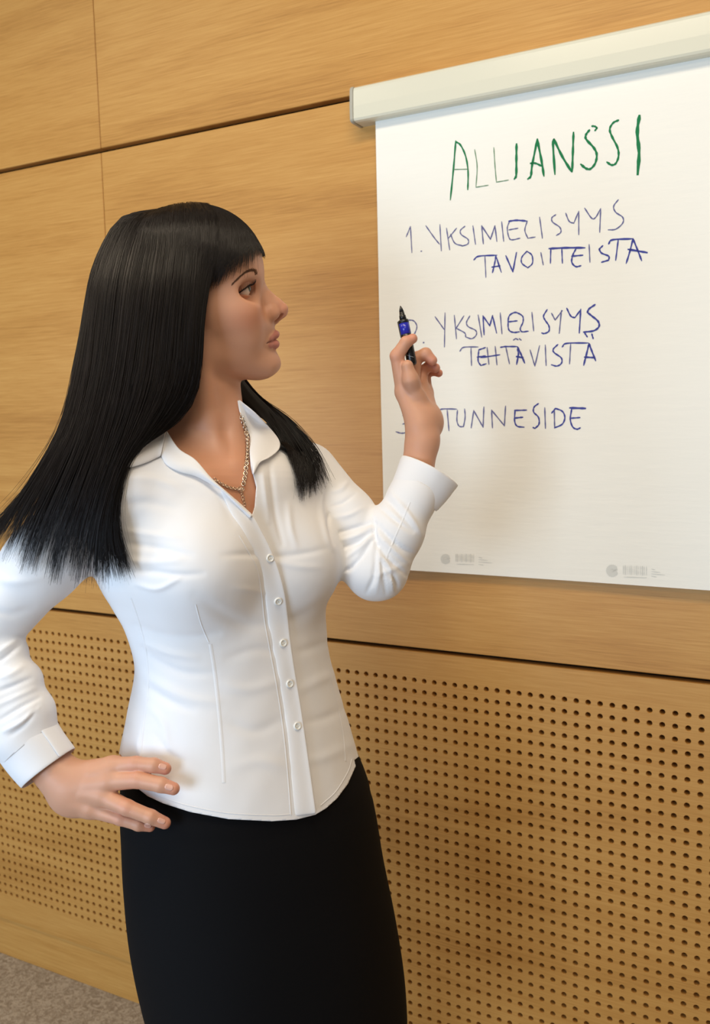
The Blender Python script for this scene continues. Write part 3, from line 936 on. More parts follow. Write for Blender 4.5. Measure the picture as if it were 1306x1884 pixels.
# surface colour masks (blush, lips, warm joints): pigment of the skin itself
M_SKIN = mat('skin', lin(222, 168, 138), 0.48, 0.4)
nt, N, L, B = nodes(M_SKIN)
B.inputs['Subsurface Weight'].default_value = 0.12
B.inputs['Subsurface Radius'].default_value = (1.0, 0.35, 0.18)
B.inputs['Subsurface Scale'].default_value = 0.006
vc = N.new('ShaderNodeVertexColor'); vc.layer_name = 'pigment'
L.new(vc.outputs[0], B.inputs['Base Color'])
tc = N.new('ShaderNodeTexCoord'); n1 = N.new('ShaderNodeTexNoise'); n1.inputs['Scale'].default_value = 900; n1.inputs['Detail'].default_value = 2
L.new(tc.outputs['Object'], n1.inputs[0])
bp = N.new('ShaderNodeBump'); bp.inputs['Distance'].default_value = 0.0004; bp.inputs['Strength'].default_value = 0.15
L.new(n1.outputs[0], bp.inputs['Height']); L.new(bp.outputs[0], B.inputs['Normal'])

woman = thing('person', BASE, 'woman with long black hair in a white shirt and black skirt, holding up a marker', 'person')
body = obj('body', toW(BV), BT, M_SKIN, woman, label='bare skin of face, neck and hands')
def paint_skin():
    n = len(BV)
    col = np.tile(np.array(lin(208, 156, 128)[:3]), (n, 1))
    q = ((BV - hO) @ HAX.T).astype(f32); q[:, 2] = np.abs(q[:, 2])
    def mixc(m, c, a=1.0):
        nonlocal col
        m = (m * a)[:, None]; col = col * (1 - m) + np.array(lin(*c)[:3]) * m
    inhead = np.zeros(n, bool); inhead[:BOFF[1]] = True
    def blob(c, r): return np.exp(-(((q - np.array(c, f32)) / np.array(r, f32)) ** 2).sum(1)) * inhead
    mixc(blob((.034, -.036, .052), (.030, .018, .03)), (212, 136, 102), .6)
    mixc(blob((.086, -.036, 0), (.014, .014, .02)), (214, 140, 116), .5)
    chest = np.exp(-(((BV - P(430, 880, 1.15)) / np.array([.05, .06, .06])) ** 2).sum(1)) * inhead
    mixc(chest, (218, 152, 116), .6)
    sub = np.nonzero(inhead & (np.abs(q[:, 0] - .06) < .03) & (np.abs(q[:, 1] + .073) < .03))[0]
    d0, lp = head(BV[sub].astype(f32), 'lips')
    m = np.zeros(n); m[sub] = sstep(d0 - lp, .0002, .0018)
    mixc(m, (184, 116, 106), .85)
    # mouth line and nostril
    d1 = chain(q[sub], [((.0490, -.0730, .0255), .0003), ((.0640, -.0712, .0155), .0005), ((.0732, -.0701, .0060), .0005), ((.0750, -.0700, 0), .0005)], .002)
    m = np.zeros(n); m[sub] = 1 - sstep(d1, .0001, .0011)
    mixc(m, (112, 50, 46), .75)
    # redder fingertips and knuckles
    for hnd in (RH, LH):
        for L_ in hnd.values():
            j = pj(L_)
            mixc(np.exp(-((BV - j[3][0]) ** 2).sum(1) / .011 ** 2), (214, 128, 108), .55)
            mixc(np.exp(-((BV - j[1][0]) ** 2).sum(1) / .012 ** 2), (212, 140, 118), .4)
    rgba = np.ones((n, 4), f32); rgba[:, :3] = col
    a = body.data.color_attributes.new('pigment', 'FLOAT_COLOR', 'POINT')
    a.data.foreach_set('color', rgba.ravel())
paint_skin()

# ============================================================ eyes, lashes, brow
def bvh_of(V, T):
    return BVHTree.FromPolygons([Vector(v) for v in V], [tuple(t) for t in T])
def hit(bvh, px, py, default=None):
    d = Vector(P(px, py, 1.0)).normalized()
    h = bvh.ray_cast(Vector((0, 0, 0)), d)
    if h[0] is None: return default
    n = h[1]
    if n.dot(d) > 0: n = -n
    return np.array(h[0]), np.array(n)
def tubes(paths, rad, sides=5, taper=0.0):
    """round strands; rad may be a list per path"""
    V = []; F = []
    for i, Q in enumerate(paths):
        Q = np.asarray(Q, float); r = rad[i] if hasattr(rad, '__len__') else rad
        T = np.gradient(Q, axis=0); T /= np.linalg.norm(T, axis=1, keepdims=True) + 1e-12
        a = np.array([0.3, 0.5, 0.81]); S = np.cross(T, a); S /= np.linalg.norm(S, axis=1, keepdims=True) + 1e-12
        Bn = np.cross(T, S); b = len(V); n = len(Q)
        for k in range(n):
            rr = r * (1 - taper * k / (n - 1))
            for j in range(sides):
                an = 2 * math.pi * j / sides
                V.append(Q[k] + rr * (math.cos(an) * S[k] + math.sin(an) * Bn[k]))
        for k in range(n - 1):
            for j in range(sides):
                a_, c_ = b + k * sides + j, b + k * sides + (j + 1) % sides
                F.append([a_, c_, c_ + sides, a_ + sides])
        F.append([b + j for j in range(sides)][::-1]); F.append([b + (n - 1) * sides + j for j in range(sides)])
    return np.array(V), F
def joinm(lst):
    V = []; F = []
    for v, f in lst:
        o = len(V); V.extend(np.asarray(v).tolist()); F.extend([[x + o for x in q] for q in (f if isinstance(f, list) else np.asarray(f).tolist())])
    return np.array(V), F

M_EYE = mat('eyeball', lin(224, 214, 204), 0.12, 0.6)
nt, N, L, B = nodes(M_EYE)
vc = N.new('ShaderNodeVertexColor'); vc.layer_name = 'pigment'; L.new(vc.outputs[0], B.inputs['Base Color'])
M_LASH = mat('lash', lin(26, 18, 15), 0.5, 0.3)
M_BROW = mat('brow', lin(112, 78, 56), 0.7, 0.2)
def sphere_grid(nu=40, nv=28):
    V = [(1, 0, 0)]; F = []
    for i in range(1, nv):
        th = math.pi * i / nv
        for j in range(nu):
            ph = 2 * math.pi * j / nu; V.append((math.cos(th), math.sin(th) * math.cos(ph), math.sin(th) * math.sin(ph)))
    V.append((-1, 0, 0))
    for j in range(nu): F.append([0, 1 + j, 1 + (j + 1) % nu])
    for i in range(nv - 2):
        for j in range(nu):
            a = 1 + i * nu + j; b = 1 + i * nu + (j + 1) % nu
            F.append([a, a + nu, b + nu, b])
    for j in range(nu): F.append([len(V) - 1, 1 + (nv - 2) * nu + (j + 1) % nu, 1 + (nv - 2) * nu + j])
    return np.array(V), F
for s in (1, -1):
    S, F = sphere_grid()
    gz = nrm([1, .10, .22]); ax = np.stack([gz, nrm(np.cross([0, 0, 1], gz)), nrm(np.cross(gz, np.cross([0, 0, 1], gz)))])
    ang = np.arccos(np.clip(S[:, 0], -1, 1))
    rr = EYER * (1 + .105 * np.exp(-(ang / .45) ** 4))
    loc = (S * rr[:, None]) @ ax + EYE * [1, 1, s]
    e = obj('eye', toW(hO + loc @ HAX), F, M_EYE, body, label='grey-green eye' if s == 1 else None)
    c = np.ones((len(S), 4), f32)
    w = np.array(lin(226, 214, 204)); ir = np.array(lin(62, 66, 52)); rim = np.array(lin(30, 32, 28)); pu = np.array(lin(8, 8, 8))
    for i, a in enumerate(ang):
        c[i] = pu if a < .17 else ir if a < .42 else rim if a < .55 else w
    ca = e.data.color_attributes.new('pigment', 'FLOAT_COLOR', 'POINT'); ca.data.foreach_set('color', c.ravel())
    # lashes and lid line
    ap = np.array([.0265, -.0042])
    paths = []; rads = []
    up = np.array([.0158, .0084]); up = up / np.linalg.norm(up)
    line = []
    for t in np.linspace(0, 1, 26):
        phi = math.radians(104 - 140 * t)
        # walk around the eyeball along the upper lid edge
        r = EYER + .0013
        f_ = EYE[0] + r * math.cos(phi) * .97; l_ = r * math.sin(phi)
        h_ = ap[1] + (f_ - ap[0]) * up[1] / up[0]
        if l_ < 0: h_ -= (l_ / .0105) ** 4 * .007
        v = np.array([f_ - EYE[0], h_ - EYE[1], l_]); v = v / np.linalg.norm(v) * (r + .0004) + EYE
        line.append(v)
        if 0.02 < t < .9:
            for k in range(2):
                j = RNG.normal(0, .0004, 3); dirn = nrm(np.array([v[0] - EYE[0], 0, v[2] - EYE[2]]))
                ln = .0085 * (.75 + .4 * math.sin(math.pi * (1 - t)))
                p0 = v + j; p1 = p0 + dirn * ln * .45 + [0, -.0004, 0]; p2 = p1 + dirn * ln * .35 + [0, ln * .30, .0012]; p3 = p2 + dirn * ln * .1 + [0, ln * .35, .001]
                paths.append([p * [1, 1, s] for p in crom([p0, p1, p2, p3], 3)]); rads.append(.00024)
    ln_ = [p * [1, 1, s] for p in line]
    v1, f1 = tubes(paths, rads, 4, .8); v2, f2 = tubes([ln_], .0010, 6, .3)
    v, f = joinm([(v1, f1), (v2, f2)])
    obj('eyelashes', toW(hO + v @ HAX), f, M_LASH, body, label='dark upper eyelashes' if s == 1 else None)
# brows: short hairs lying on the skin
BROW = crom([(471.5, 506), (470, 500.5), (464, 498), (455, 500), (445, 506), (436, 513.5), (428, 521)], 10)
BB = bvh_of(BV, BT)
hp = []; rd = []
for i in range(420):
    t = RNG.uniform(0, 1) ** .9; k = t * (len(BROW) - 1); i0 = min(int(k), len(BROW) - 2)
    c0 = BROW[i0] + (BROW[i0 + 1] - BROW[i0]) * (k - i0)
    tg = nrm(BROW[i0 + 1] - BROW[i0]); pn = np.array([-tg[1], tg[0]]); w = 2.4 * (1 - .72 * t) + .35
    c0 = c0 + pn * float(np.clip(RNG.normal(0, .5), -1, 1)) * w
    dr = nrm(tg + np.array([.1, -.75 * (1 - 1.4 * t)])) * RNG.uniform(4, 6.5)
    q = [hit(BB, *(c0 + dr * u)) for u in (0, .5, 1)]
    if any(x is None for x in q): continue
    hp.append([x[0] + x[1] * (.0001 + .0004 * u) for x, u in zip(q, (0, .5, 1))]); rd.append(.00016)
v, f = tubes(hp, rd, 3, .5)
obj('eyebrow', toW(v), f, M_BROW, body, label='thin arched brown eyebrow')
_l = (v - hO) @ HAX.T; _l[:, 2] *= -1
obj('eyebrow', toW(hO + _l @ HAX), [q[::-1] for q in f], M_BROW, body)

# ============================================================ skirt
M_SKIRT = mat('black_cloth', lin(9, 9, 12), 0.85, 0.15)
def loft_mesh(S, y0, y1, n=60, nth=96, ex=2.15, grow=0.0, wav=None):
    V = []; F = []
    for k in range(n + 1):
        y = y0 + (y1 - y0) * k / n
        cx, cz, w, dd = [np.interp(y, S[:, 0], S[:, c]) for c in (1, 2, 3, 4)]
        for j in range(nth):
            t = 2 * math.pi * j / nth; ca, sa = math.cos(t), math.sin(t)
            r = (abs(ca) ** ex + abs(sa) ** ex) ** (-1 / ex)
            g = grow + (wav(y, t) if wav else 0)
            p = np.array([cx, y, cz]) + RT * ca * r * (w + g) + FR * sa * r * (dd + g)
            V.append(p)
    for k in range(n):
        for j in range(nth):
            a = k * nth + j; b = k * nth + (j + 1) % nth
            F.append([a, b, b + nth, a + nth])
    return np.array(V), F
def skw(y, t):
    v = -0.0012 * math.exp(-((y - P(0, 1475, 1.28)[1]) / .006) ** 2)
    low = sstep(-y, .45, .8)
    return v + low * (.0022 * math.sin(3 * t + 9 * y) + .0012 * math.sin(7 * t - 14 * y))
SKV, SKF = loft_mesh(SKIRT, P(0, 1385, 1.27)[1], P(0, 2040, 1.317)[1], 70, 110, 2.15, 0.0, skw)
SKV_L = SKV
skirt = obj('skirt', toW(SKV), SKF, M_SKIRT, woman, label='plain black pencil skirt')
md = skirt.modifiers.new('thickness', 'SOLIDIFY'); md.thickness = .0015; md.offset = -1
SKB = bvh_of(SKV, SKF)
def strip_on(bvh, pts, w, lift, n=8, ends=True):
    """narrow strip of cloth lying on a surface; pts in image px, w in px"""
    C_ = crom(pts, n); T = np.gradient(C_, axis=0); T /= np.linalg.norm(T, axis=1, keepdims=True)
    Nn = np.stack([-T[:, 1], T[:, 0]], 1); V = []; F = []; ok = []
    for k in range(len(C_)):
        for s, lf in ((-1, .0002), (-.5, 1), (.5, 1), (1, .0002)):
            q = C_[k] + Nn[k] * s * w / 2
            h = hit(bvh, *q)
            if h is None: V.append(np.zeros(3)); ok.append(False)
            else:
                V.append(h[0] + h[1] * (lift if lf == 1 else .0001)); ok.append(True)
    for k in range(len(C_) - 1):
        for j in range(3):
            a = 4 * k + j; q = [a, a + 1, a + 5, a + 4]
            if all(ok[x] for x in q): F.append(q)
    used = sorted({x for q in F for x in q}); re = {u: i for i, u in enumerate(used)}
    return np.array([V[u] for u in used]), [[re[x] for x in q] for q in F]
v, f = strip_on(SKB, [(283, 1560), (287, 1640), (298, 1720), (318, 1810), (334, 1884)], 5, .0009)
obj('seam', toW(v), f, M_SKIRT, skirt, label='side seam of the skirt')

# ============================================================ shirt
M_SHIRT = mat('white_cotton', lin(240, 240, 243), 0.72, 0.25)
nt, N, L, B = nodes(M_SHIRT)
B.inputs['Sheen Weight'].default_value = 0.15
B.inputs['Subsurface Weight'].default_value = 0.0
tc = N.new('ShaderNodeTexCoord')
n1 = N.new('ShaderNodeTexNoise'); n1.inputs['Scale'].default_value = 11; n1.inputs['Detail'].default_value = 3; n1.inputs['Distortion'].default_value = .6
L.new(tc.outputs['Object'], n1.inputs[0])
n2 = N.new('ShaderNodeTexNoise'); n2.inputs['Scale'].default_value = 900
L.new(tc.outputs['Object'], n2.inputs[0])
b1 = N.new('ShaderNodeBump'); b1.inputs['Distance'].default_value = 0.006; b1.inputs['Strength'].default_value = 0.22
b2 = N.new('ShaderNodeBump'); b2.inputs['Distance'].default_value = 0.0003; b2.inputs['Strength'].default_value = 0.12
L.new(n1.outputs[0], b1.inputs['Height']); L.new(n2.outputs[0], b2.inputs['Height'])
L.new(b1.outputs[0], b2.inputs['Normal']); L.new(b2.outputs[0], B.inputs['Normal'])
M_BUTTON = mat('button_white', lin(236, 236, 232), 0.25, 0.5)

NECKLINE = np.array([(305, 793), (329, 826), (359, 846), (387, 879), (412, 902), (464, 949), (469, 932), (472, 896), (466, 872), (460, 841), (460, 806), (443, 765), (436, 735), (436, 600), (250, 600), (288, 785)], float)
def poly_sd(x, y, Q):
    d = np.full(x.shape, 1e9); ins = np.zeros(x.shape, bool)
    n = len(Q)
    for i in range(n):
        a, b = Q[i], Q[(i + 1) % n]; e = b - a
        t = np.clip(((x - a[0]) * e[0] + (y - a[1]) * e[1]) / (e @ e), 0, 1)
        d = np.minimum(d, np.hypot(x - a[0] - t * e[0], y - a[1] - t * e[1]))
        c = (a[1] > y) != (b[1] > y)
        ins ^= c & (x < (b[0] - a[0]) * (y - a[1]) / (b[1] - a[1] + 1e-12) + a[0])
    return np.where(ins, -d, d)
HEM = np.array([(222, 1388), (234, 1415), (250, 1448), (272, 1465), (300, 1478), (350, 1494), (420, 1507), (500, 1511), (545, 1508), (580, 1499), (600, 1487), (620, 1469), (640, 1442), (652, 1415), (660, 1396), (675, 1388)], float)
FOLDS = [  # region, polyline (image px), width px, height mm
    ('T', [(250, 1075), (290, 1083), (330, 1064)], 5, 2.2), ('T', [(236, 1052), (280, 1052), (330, 1058), (372, 1056)], 6, -2.0),
    ('T', [(232, 1000), (290, 1008), (350, 1022)], 7, -2.2), ('T', [(228, 976), (280, 984), (330, 990)], 6, 1.6), ('T', [(226, 1028), (270, 1034), (330, 1032)], 6, 1.8),
    ('T', [(250, 1150), (300, 1168), (350, 1172), (400, 1166)], 8, -2.2), ('T', [(262, 1195), (300, 1222), (340, 1238), (390, 1240)], 8, -2.4), ('T', [(260, 1180), (310, 1200), (360, 1210)], 7, 2.2),
    ('T', [(266, 1240), (300, 1262), (350, 1285), (400, 1292)], 9, 2.0), ('T', [(268, 1262), (310, 1290), (352, 1308)], 8, -2.4), ('T', [(275, 1300), (300, 1330), (310, 1375)], 7, 1.6),
    ('T', [(420, 1210), (470, 1195), (515, 1200)], 9, -1.6), ('T', [(410, 1260), (460, 1268), (520, 1250)], 10, 1.6), ('T', [(420, 1330), (470, 1345), (525, 1322)], 11, -1.5), ('T', [(430, 1410), (480, 1400), (530, 1412)], 12, 1.4),
    ('T', [(360, 1100), (440, 1146), (500, 1150)], 12, -2.2), ('T', [(530, 1145), (570, 1125), (605, 1105)], 10, -1.8), ('T', [(545, 1200), (580, 1190), (604, 1180)], 9, -1.6), ('T', [(550, 1270), (590, 1250), (614, 1240)], 10, 1.5),
    ('T', [(508, 1024), (550, 1020), (600, 1010)], 6, -1.6), ('T', [(508, 1034), (550, 1042), (590, 1044)], 6, 1.2), ('T', [(490, 1022), (450, 1020), (410, 1022)], 6, -1.4), ('T', [(505, 1095), (460, 1085), (430, 1082)], 6, 1.0),
    ('T', [(496, 850), (500, 890), (508, 950), (520, 1000)], 5, -2.4), ('T', [(482, 860), (486, 900), (494, 960)], 5, 1.8), ('T', [(530, 930), (534, 970), (545, 1005)], 6, 1.8), ('T', [(596, 880), (590, 930), (600, 985), (612, 1010)], 5, 2.6), ('T', [(610, 930), (604, 960), (614, 1000)], 4, -2.6),
    ('T', [(345, 868), (400, 905), (430, 960)], 9, -1.6), ('T', [(225, 880), (280, 880), (330, 900)], 8, 1.4), ('T', [(222, 930), (270, 925), (320, 935)], 9, -1.4),
    ('T', [(560, 1330), (600, 1320), (640, 1300)], 9, -1.2), ('T', [(560, 1400), (600, 1392), (648, 1370)], 10, 1.2), ('T', [(262, 1330), (256, 1370), (262, 1400)], 6, 2.0), ('T', [(285, 1350), (310, 1385), (340, 1400)], 6, -1.6),
    ('L', [(684, 962), (650, 972), (617, 982)], 5, -3.0), ('L', [(687, 976), (655, 999), (622, 1010)], 5, -3.0), ('L', [(689, 985), (668, 1020), (645, 1045), (630, 1050)], 5, -3.2), ('L', [(685, 970), (655, 986), (620, 996)], 5, 2.4), ('L', [(686, 985), (664, 1006), (640, 1024)], 5, 2.4),
    ('L', [(693, 1003), (689, 1058), (675, 1090)], 5, -3.0), ('L', [(699, 1031), (706, 1060), (710, 1092)], 4, -2.6), ('L', [(702, 1033), (725, 1065), (731, 1085)], 5, -2.8), ('L', [(696, 1012), (697, 1050), (692, 1090)], 5, 2.4), ('L', [(704, 1025), (718, 1052), (722, 1085)], 4, 2.4),
    ('L', [(694, 1001), (716, 1029), (748, 1058)], 5, -2.8), ('L', [(692, 962), (712, 985), (738, 1008), (760, 1018)], 5, -2.6), ('L', [(692, 978), (716, 1005), (752, 1036)], 5, 2.4), ('L', [(701, 936), (728, 958), (758, 978)], 5, -2.2), ('L', [(718, 907), (750, 944), (776, 984)], 5, 2.2), ('L', [(712, 920), (735, 945), (762, 975)], 5, -2.2),
    ('L', [(688, 955), (689, 980), (694, 1004)], 4, -4.5), ('L', [(640, 886), (628, 900), (610, 905)], 5, 2.2), ('L', [(654, 908), (630, 925), (612, 930)], 4, -1.8), ('L', [(668, 935), (640, 948), (616, 952)], 5, 1.8), ('L', [(744, 1040), (716, 1050), (690, 1060)], 6, 1.2),
    ('R', [(-10, 1222), (15, 1205), (36, 1188)], 5, -3.0), ('R', [(-10, 1205), (12, 1190), (30, 1178)], 5, 2.6), ('R', [(-10, 1275), (25, 1262), (58, 1248)], 6, -2.6), ('R', [(-10, 1250), (20, 1240), (44, 1225)], 6, 2.2), ('R', [(0, 1325), (40, 1300), (72, 1284)], 5, -2.8), ('R', [(8, 1345), (40, 1328), (70, 1302)], 5, 2.8), ('R', [(-10, 1300), (30, 1282), (64, 1266)], 6, 2.0),
    ('R', [(70, 1298), (48, 1330), (20, 1352)], 5, -2.0), ('R', [(-20, 1120), (20, 1130), (60, 1120)], 9, -1.5), ('R', [(-20, 1060), (30, 1070), (90, 1060)], 10, 1.4)]
def build_shirt():
    h = .0024
    lo, hi = bounds([SH_R, SH_L, EL_R, EL_L, P(220, 1450, 1.1), P(720, 1540, 1.4), P(600, 1010, 1.08), CR1, CL1], .06)
    V, F = surface_nets(shirt_fn, lo, hi, h)
    V = project(shirt_fn, V, h)
    T = tri(F)
    N_ = vnormals(V, T)
    p = V.astype(f32)
    reg = np.argmin(np.stack([torso(p), sleeve_l(p), sleeve_r(p)]), 0)
    px, py = PX_(V)
    view = -(V / np.linalg.norm(V, axis=1, keepdims=True) * N_).sum(1)
    disp = np.zeros(len(V))
    for rg, pts, w, amp in FOLDS:
        if rg != 'T': w, amp = w * .85, amp * 1.25
        C_ = crom(pts, 6); m = (reg == {'T': 0, 'L': 1, 'R': 2}[rg]) & (view > -.15)
        idx = np.nonzero(m)[0]
        x, y = px[idx], py[idx]; best = np.full(len(idx), 1e9); tt = np.zeros(len(idx))
        n = len(C_)
        for i in range(n - 1):
            a, b = C_[i], C_[i + 1]; e = b - a
            t = np.clip(((x - a[0]) * e[0] + (y - a[1]) * e[1]) / (e @ e + 1e-9), 0, 1)
            d = np.hypot(x - a[0] - t * e[0], y - a[1] - t * e[1]); up = d < best
            best = np.where(up, d, best); tt = np.where(up, (i + t) / (n - 1), tt)
        env = np.sin(np.pi * np.clip(tt * .86 + .07, 0, 1)) ** .7
        disp[idx] += amp * .001 * np.exp(-(best / w) ** 2) * env
    # shallow random creases all over
    q = V * 1.0
    disp += .0004 * np.sin(70 * q[:, 1] + 30 * q[:, 0] + 5 * np.sin(23 * q[:, 0])) * np.sin(41 * q[:, 0] - 17 * q[:, 2]) 
    V = V + N_ * disp[:, None]
    px, py = PX_(V); dep = -V[:, 2]
    s = .00075
    g = np.minimum(-poly_sd(px, py, NECKLINE) * s, 1.243 - dep)
    hemf = np.interp(px, HEM[:, 0], HEM[:, 1])
    hemb = 1392 + 85 * np.clip(1 - ((px - 445) / 215) ** 2, 0, 1)
    axd = np.interp(V[:, 1], TORSO[:, 0], -TORSO[:, 2])
    hem = np.where(dep < axd, hemf, hemb)
    gh = np.where(reg == 0, (py - hem) * s, -1)
    g = np.maximum(g, gh)
    for rg, a, b, over in ((2, CR0, CR1, .018), (1, CL0, CL1, .020)):
        dv = nrm(b - a); t = (V - a) @ dv - over
        rad = np.linalg.norm((V - a) - ((V - a) @ dv)[:, None] * dv, axis=1)
        g = np.where((reg == rg) & (rad < .07), np.maximum(g, t), g)
    return clip(V, T, g)
SV, ST = build_shirt()
shirt = obj('shirt', toW(SV), ST, M_SHIRT, woman, label='fitted white long-sleeved button-up shirt')
md = shirt.modifiers.new('thickness', 'SOLIDIFY'); md.thickness = .0012; md.offset = -1
SB = bvh_of(SV, ST)

def depth_at(px, py, order=(0, 1)):
    out = []
    for b in (SB, BB):
        h = hit(b, px, py)
        out.append(1e9 if h is None else -h[0][2])
    return min(out)
def patch(A, Bc, nu, nv, lift, bulge=0.0, smooth=6, mind=None):
    """cloth panel between two edges given in image px, resting on whatever lies beneath"""
    def rs(Q, n):
        C_ = crom(Q, 10); s = np.r_[0, np.cumsum(np.linalg.norm(np.diff(C_, axis=0), axis=1))]; u = np.linspace(0, s[-1], n)
        return np.stack([np.interp(u, s, C_[:, 0]), np.interp(u, s, C_[:, 1])], 1)
    a, b = rs(A, nu), rs(Bc, nu)
    G = np.array([[a[i] + (b[i] - a[i]) * j / (nv - 1) for j in range(nv)] for i in range(nu)])
    D = np.array([[depth_at(*G[i, j]) for j in range(nv)] for i in range(nu)])
    bad = D > 1e8
    if bad.any(): D[bad] = np.interp(np.flatnonzero(bad.ravel()), np.flatnonzero(~bad.ravel()), D.ravel()[~bad.ravel()])
    D0 = D.copy()
    for _ in range(smooth):
        E_ = np.pad(D, 1, mode='edge'); D = np.minimum(D0, (E_[:-2, 1:-1] + E_[2:, 1:-1] + E_[1:-1, :-2] + E_[1:-1, 2:]) / 4)
    for _ in range(4):
        E_ = np.pad(D, 1, mode='edge'); D = (E_[:-2, 1:-1] + E_[2:, 1:-1] + E_[1:-1, :-2] + E_[1:-1, 2:]) / 4
    V = []
    for i in range(nu):
        for j in range(nv):
            v = j / (nv - 1)
            lf = lift[0] + (lift[1] - lift[0]) * v + bulge * math.sin(math.pi * v)
            V.append(P(G[i, j, 0], G[i, j, 1], D[i, j] - lf))
    F = [[i * nv + j, (i + 1) * nv + j, (i + 1) * nv + j + 1, i * nv + j + 1] for i in range(nu - 1) for j in range(nv - 1)]
    return np.array(V), F
def cloth(name, vf, label, thick=.0014, off=1):
    o = obj(name, toW(vf[0]), vf[1], M_SHIRT, shirt, label=label)
    m = o.modifiers.new('thickness', 'SOLIDIFY'); m.thickness = thick; m.offset = 0
    b = o.modifiers.new('sub', 'SUBSURF'); b.levels = 1; b.render_levels = 1
    return o
# collar: near leaf, its turned-out front edge, far leaf
cloth('collar_leaf', patch([(196, 834), (240, 812), (278, 800), (306, 791)], [(196, 864), (236, 861), (268, 852), (296, 839)], 26, 9, (.010, .006), .004), 'near leaf of the open collar')
cloth('lapel', patch([(306, 791), (329, 825), (359, 845), (387, 878), (412, 901), (440, 925), (465, 948)], [(296, 839), (306, 856), (331, 869), (359, 876), (387, 890), (411, 905), (436, 930), (460, 953)], 40, 8, (.007, .004), .003), 'turned-out edge of the near shirt front')
cloth('collar_leaf', patch([(437, 737), (441, 760), (452, 786), (460, 806), (459, 830), (461, 855), (465, 873)], [(441, 736), (468, 758), (491, 781), (511, 805), (516, 819), (511, 830), (494, 843), (478, 851), (466, 873)], 34, 12, (.006, .010), .003), 'far leaf of the open collar')
# button placket
PLL = [(405, 903), (425, 945), (447, 984), (466, 1018), (480, 1047), (487, 1095), (492, 1143), (503, 1203), (514, 1262), (526, 1342), (533, 1420), (540, 1502)]
PLR = [(412, 902), (438, 926), (466, 950), (486, 985), (500, 1014), (514, 1052), (524, 1091), (530, 1137), (535, 1183), (544, 1242), (554, 1302), (568, 1398), (582, 1497)]
def placket():
    V, F = patch(PLL, PLR, 90, 7, (.0010, .0034), .0006, 2)
    return V, F
pk = cloth('placket', placket(), 'button placket down the front', .0016)
PKV = np.array([v.co for v in pk.data.vertices]) + np.array(pk['org'])
PKB = bvh_of(fromW(PKV), [list(p.vertices) for p in pk.data.polygons])
for pts, w in (([(440, 985), (459, 1018), (474, 1048), (482, 1095), (487, 1143), (498, 1203), (509, 1262), (521, 1342), (529, 1420), (535, 1500)], 3),
               ([(360, 1112), (370, 1148), (384, 1182)], 3), ([(387, 1185), (394, 1230), (402, 1300), (408, 1370), (412, 1440)], 7),
               ([(240, 1100), (256, 1148), (268, 1200), (272, 1260), (264, 1330), (258, 1392)], 4), ([(610, 1250), (622, 1300), (632, 1350), (636, 1400)], 3),
               ([(255, 1446), (300, 1467), (350, 1483), (420, 1496), (500, 1500), (536, 1498)], 2.5), ([(754, 924), (744, 948), (728, 985), (708, 1033)], 4), ([(590, 1482), (618, 1456), (640, 1420), (648, 1396)], 2.5)):
    v, f = strip_on(SB, pts, w, .0005)
    obj('seam', toW(v), f, M_SHIRT, shirt)
# buttons
def button(c, n, r=.0053):
    n = nrm(n); a = nrm(np.cross(n, [0, 1, .2])); b = np.cross(n, a)
    pr = [(0, .0010), (.30, .0009), (.55, .0011), (.68, .0019), (.85, .0023), (.97, .0017), (1, .0008), (.98, 0)]
    V = [c + n * pr[0][1]]; F = []; m = 22
    for rr, hh in pr[1:]:
        for k in range(m):
            t = 2 * math.pi * k / m; V.append(c + n * hh + (a * math.cos(t) + b * math.sin(t)) * r * rr)
    for k in range(m): F.append([0, 1 + k, 1 + (k + 1) % m])
    for i in range(len(pr) - 2):
        for k in range(m):
            q = 1 + i * m + k; q2 = 1 + i * m + (k + 1) % m; F.append([q, q + m, q2 + m, q2])
    return V, F, a, b, n
for (x, y) in ((496, 1027), (511, 1106), (520, 1183), (532, 1258), (546, 1336)):
    h = hit(PKB, x, y)
    V, F, a, b, n = button(h[0] + h[1] * .0006, h[1])
    th = [[h[0] + n * .0021 + a * .0013 * s + b * .0011, h[0] + n * .0024 + a * .0013 * s, h[0] + n * .0021 + a * .0013 * s - b * .0011] for s in (1, -1)]
    V, F = joinm([(V, F), tubes(th, .0004, 5)])
    obj('button', toW(V), F, M_BUTTON, shirt)

# cuffs: a wrapped band, slightly spiral so that the free end overlaps
def cuff(c0, c1, r0, r1, a0, gap, flat=.82, over=.35, flare=.0, side=None):
    dv = nrm(c1 - c0); u = nrm(np.cross(dv, [0, 0, 1])); w = np.cross(dv, u)
    V = []; F = []; nt_, nl = 60, 8
    tot = 2 * math.pi + over
    for i in range(nt_ + 1):
        s = i / nt_; t = a0 + tot * s
        e = .0026 * s + flare * max(0, (s - .86) / .14) ** 1.5
        for j in range(nl + 1):
            q = j / nl; r = r0 + (r1 - r0) * q + e * (.4 + .6 * q)
            wob = .0007 * math.sin(3 * t + 5 * q)
            V.append(c0 + (c1 - c0) * q + u * math.cos(t) * (r + wob) + w * math.sin(t) * (r * flat + wob))
    for i in range(nt_):
        for j in range(nl):
            k = i * (nl + 1) + j; F.append([k, k + nl + 1, k + nl + 2, k + 1])
    return np.array(V), F
cr = cloth('cuff', cuff(CR0 - nrm(CR1 - CR0) * .001, CR1, .0405, .0368, math.radians(200), 0, .95), 'cuff of the arm on the hip', .002)
cl = cloth('cuff', cuff(CL0 - nrm(CL1 - CL0) * .002, CL1, .0345, .0385, math.radians(-20), 0, .9, .25, .010), 'open cuff of the raised arm', .002)

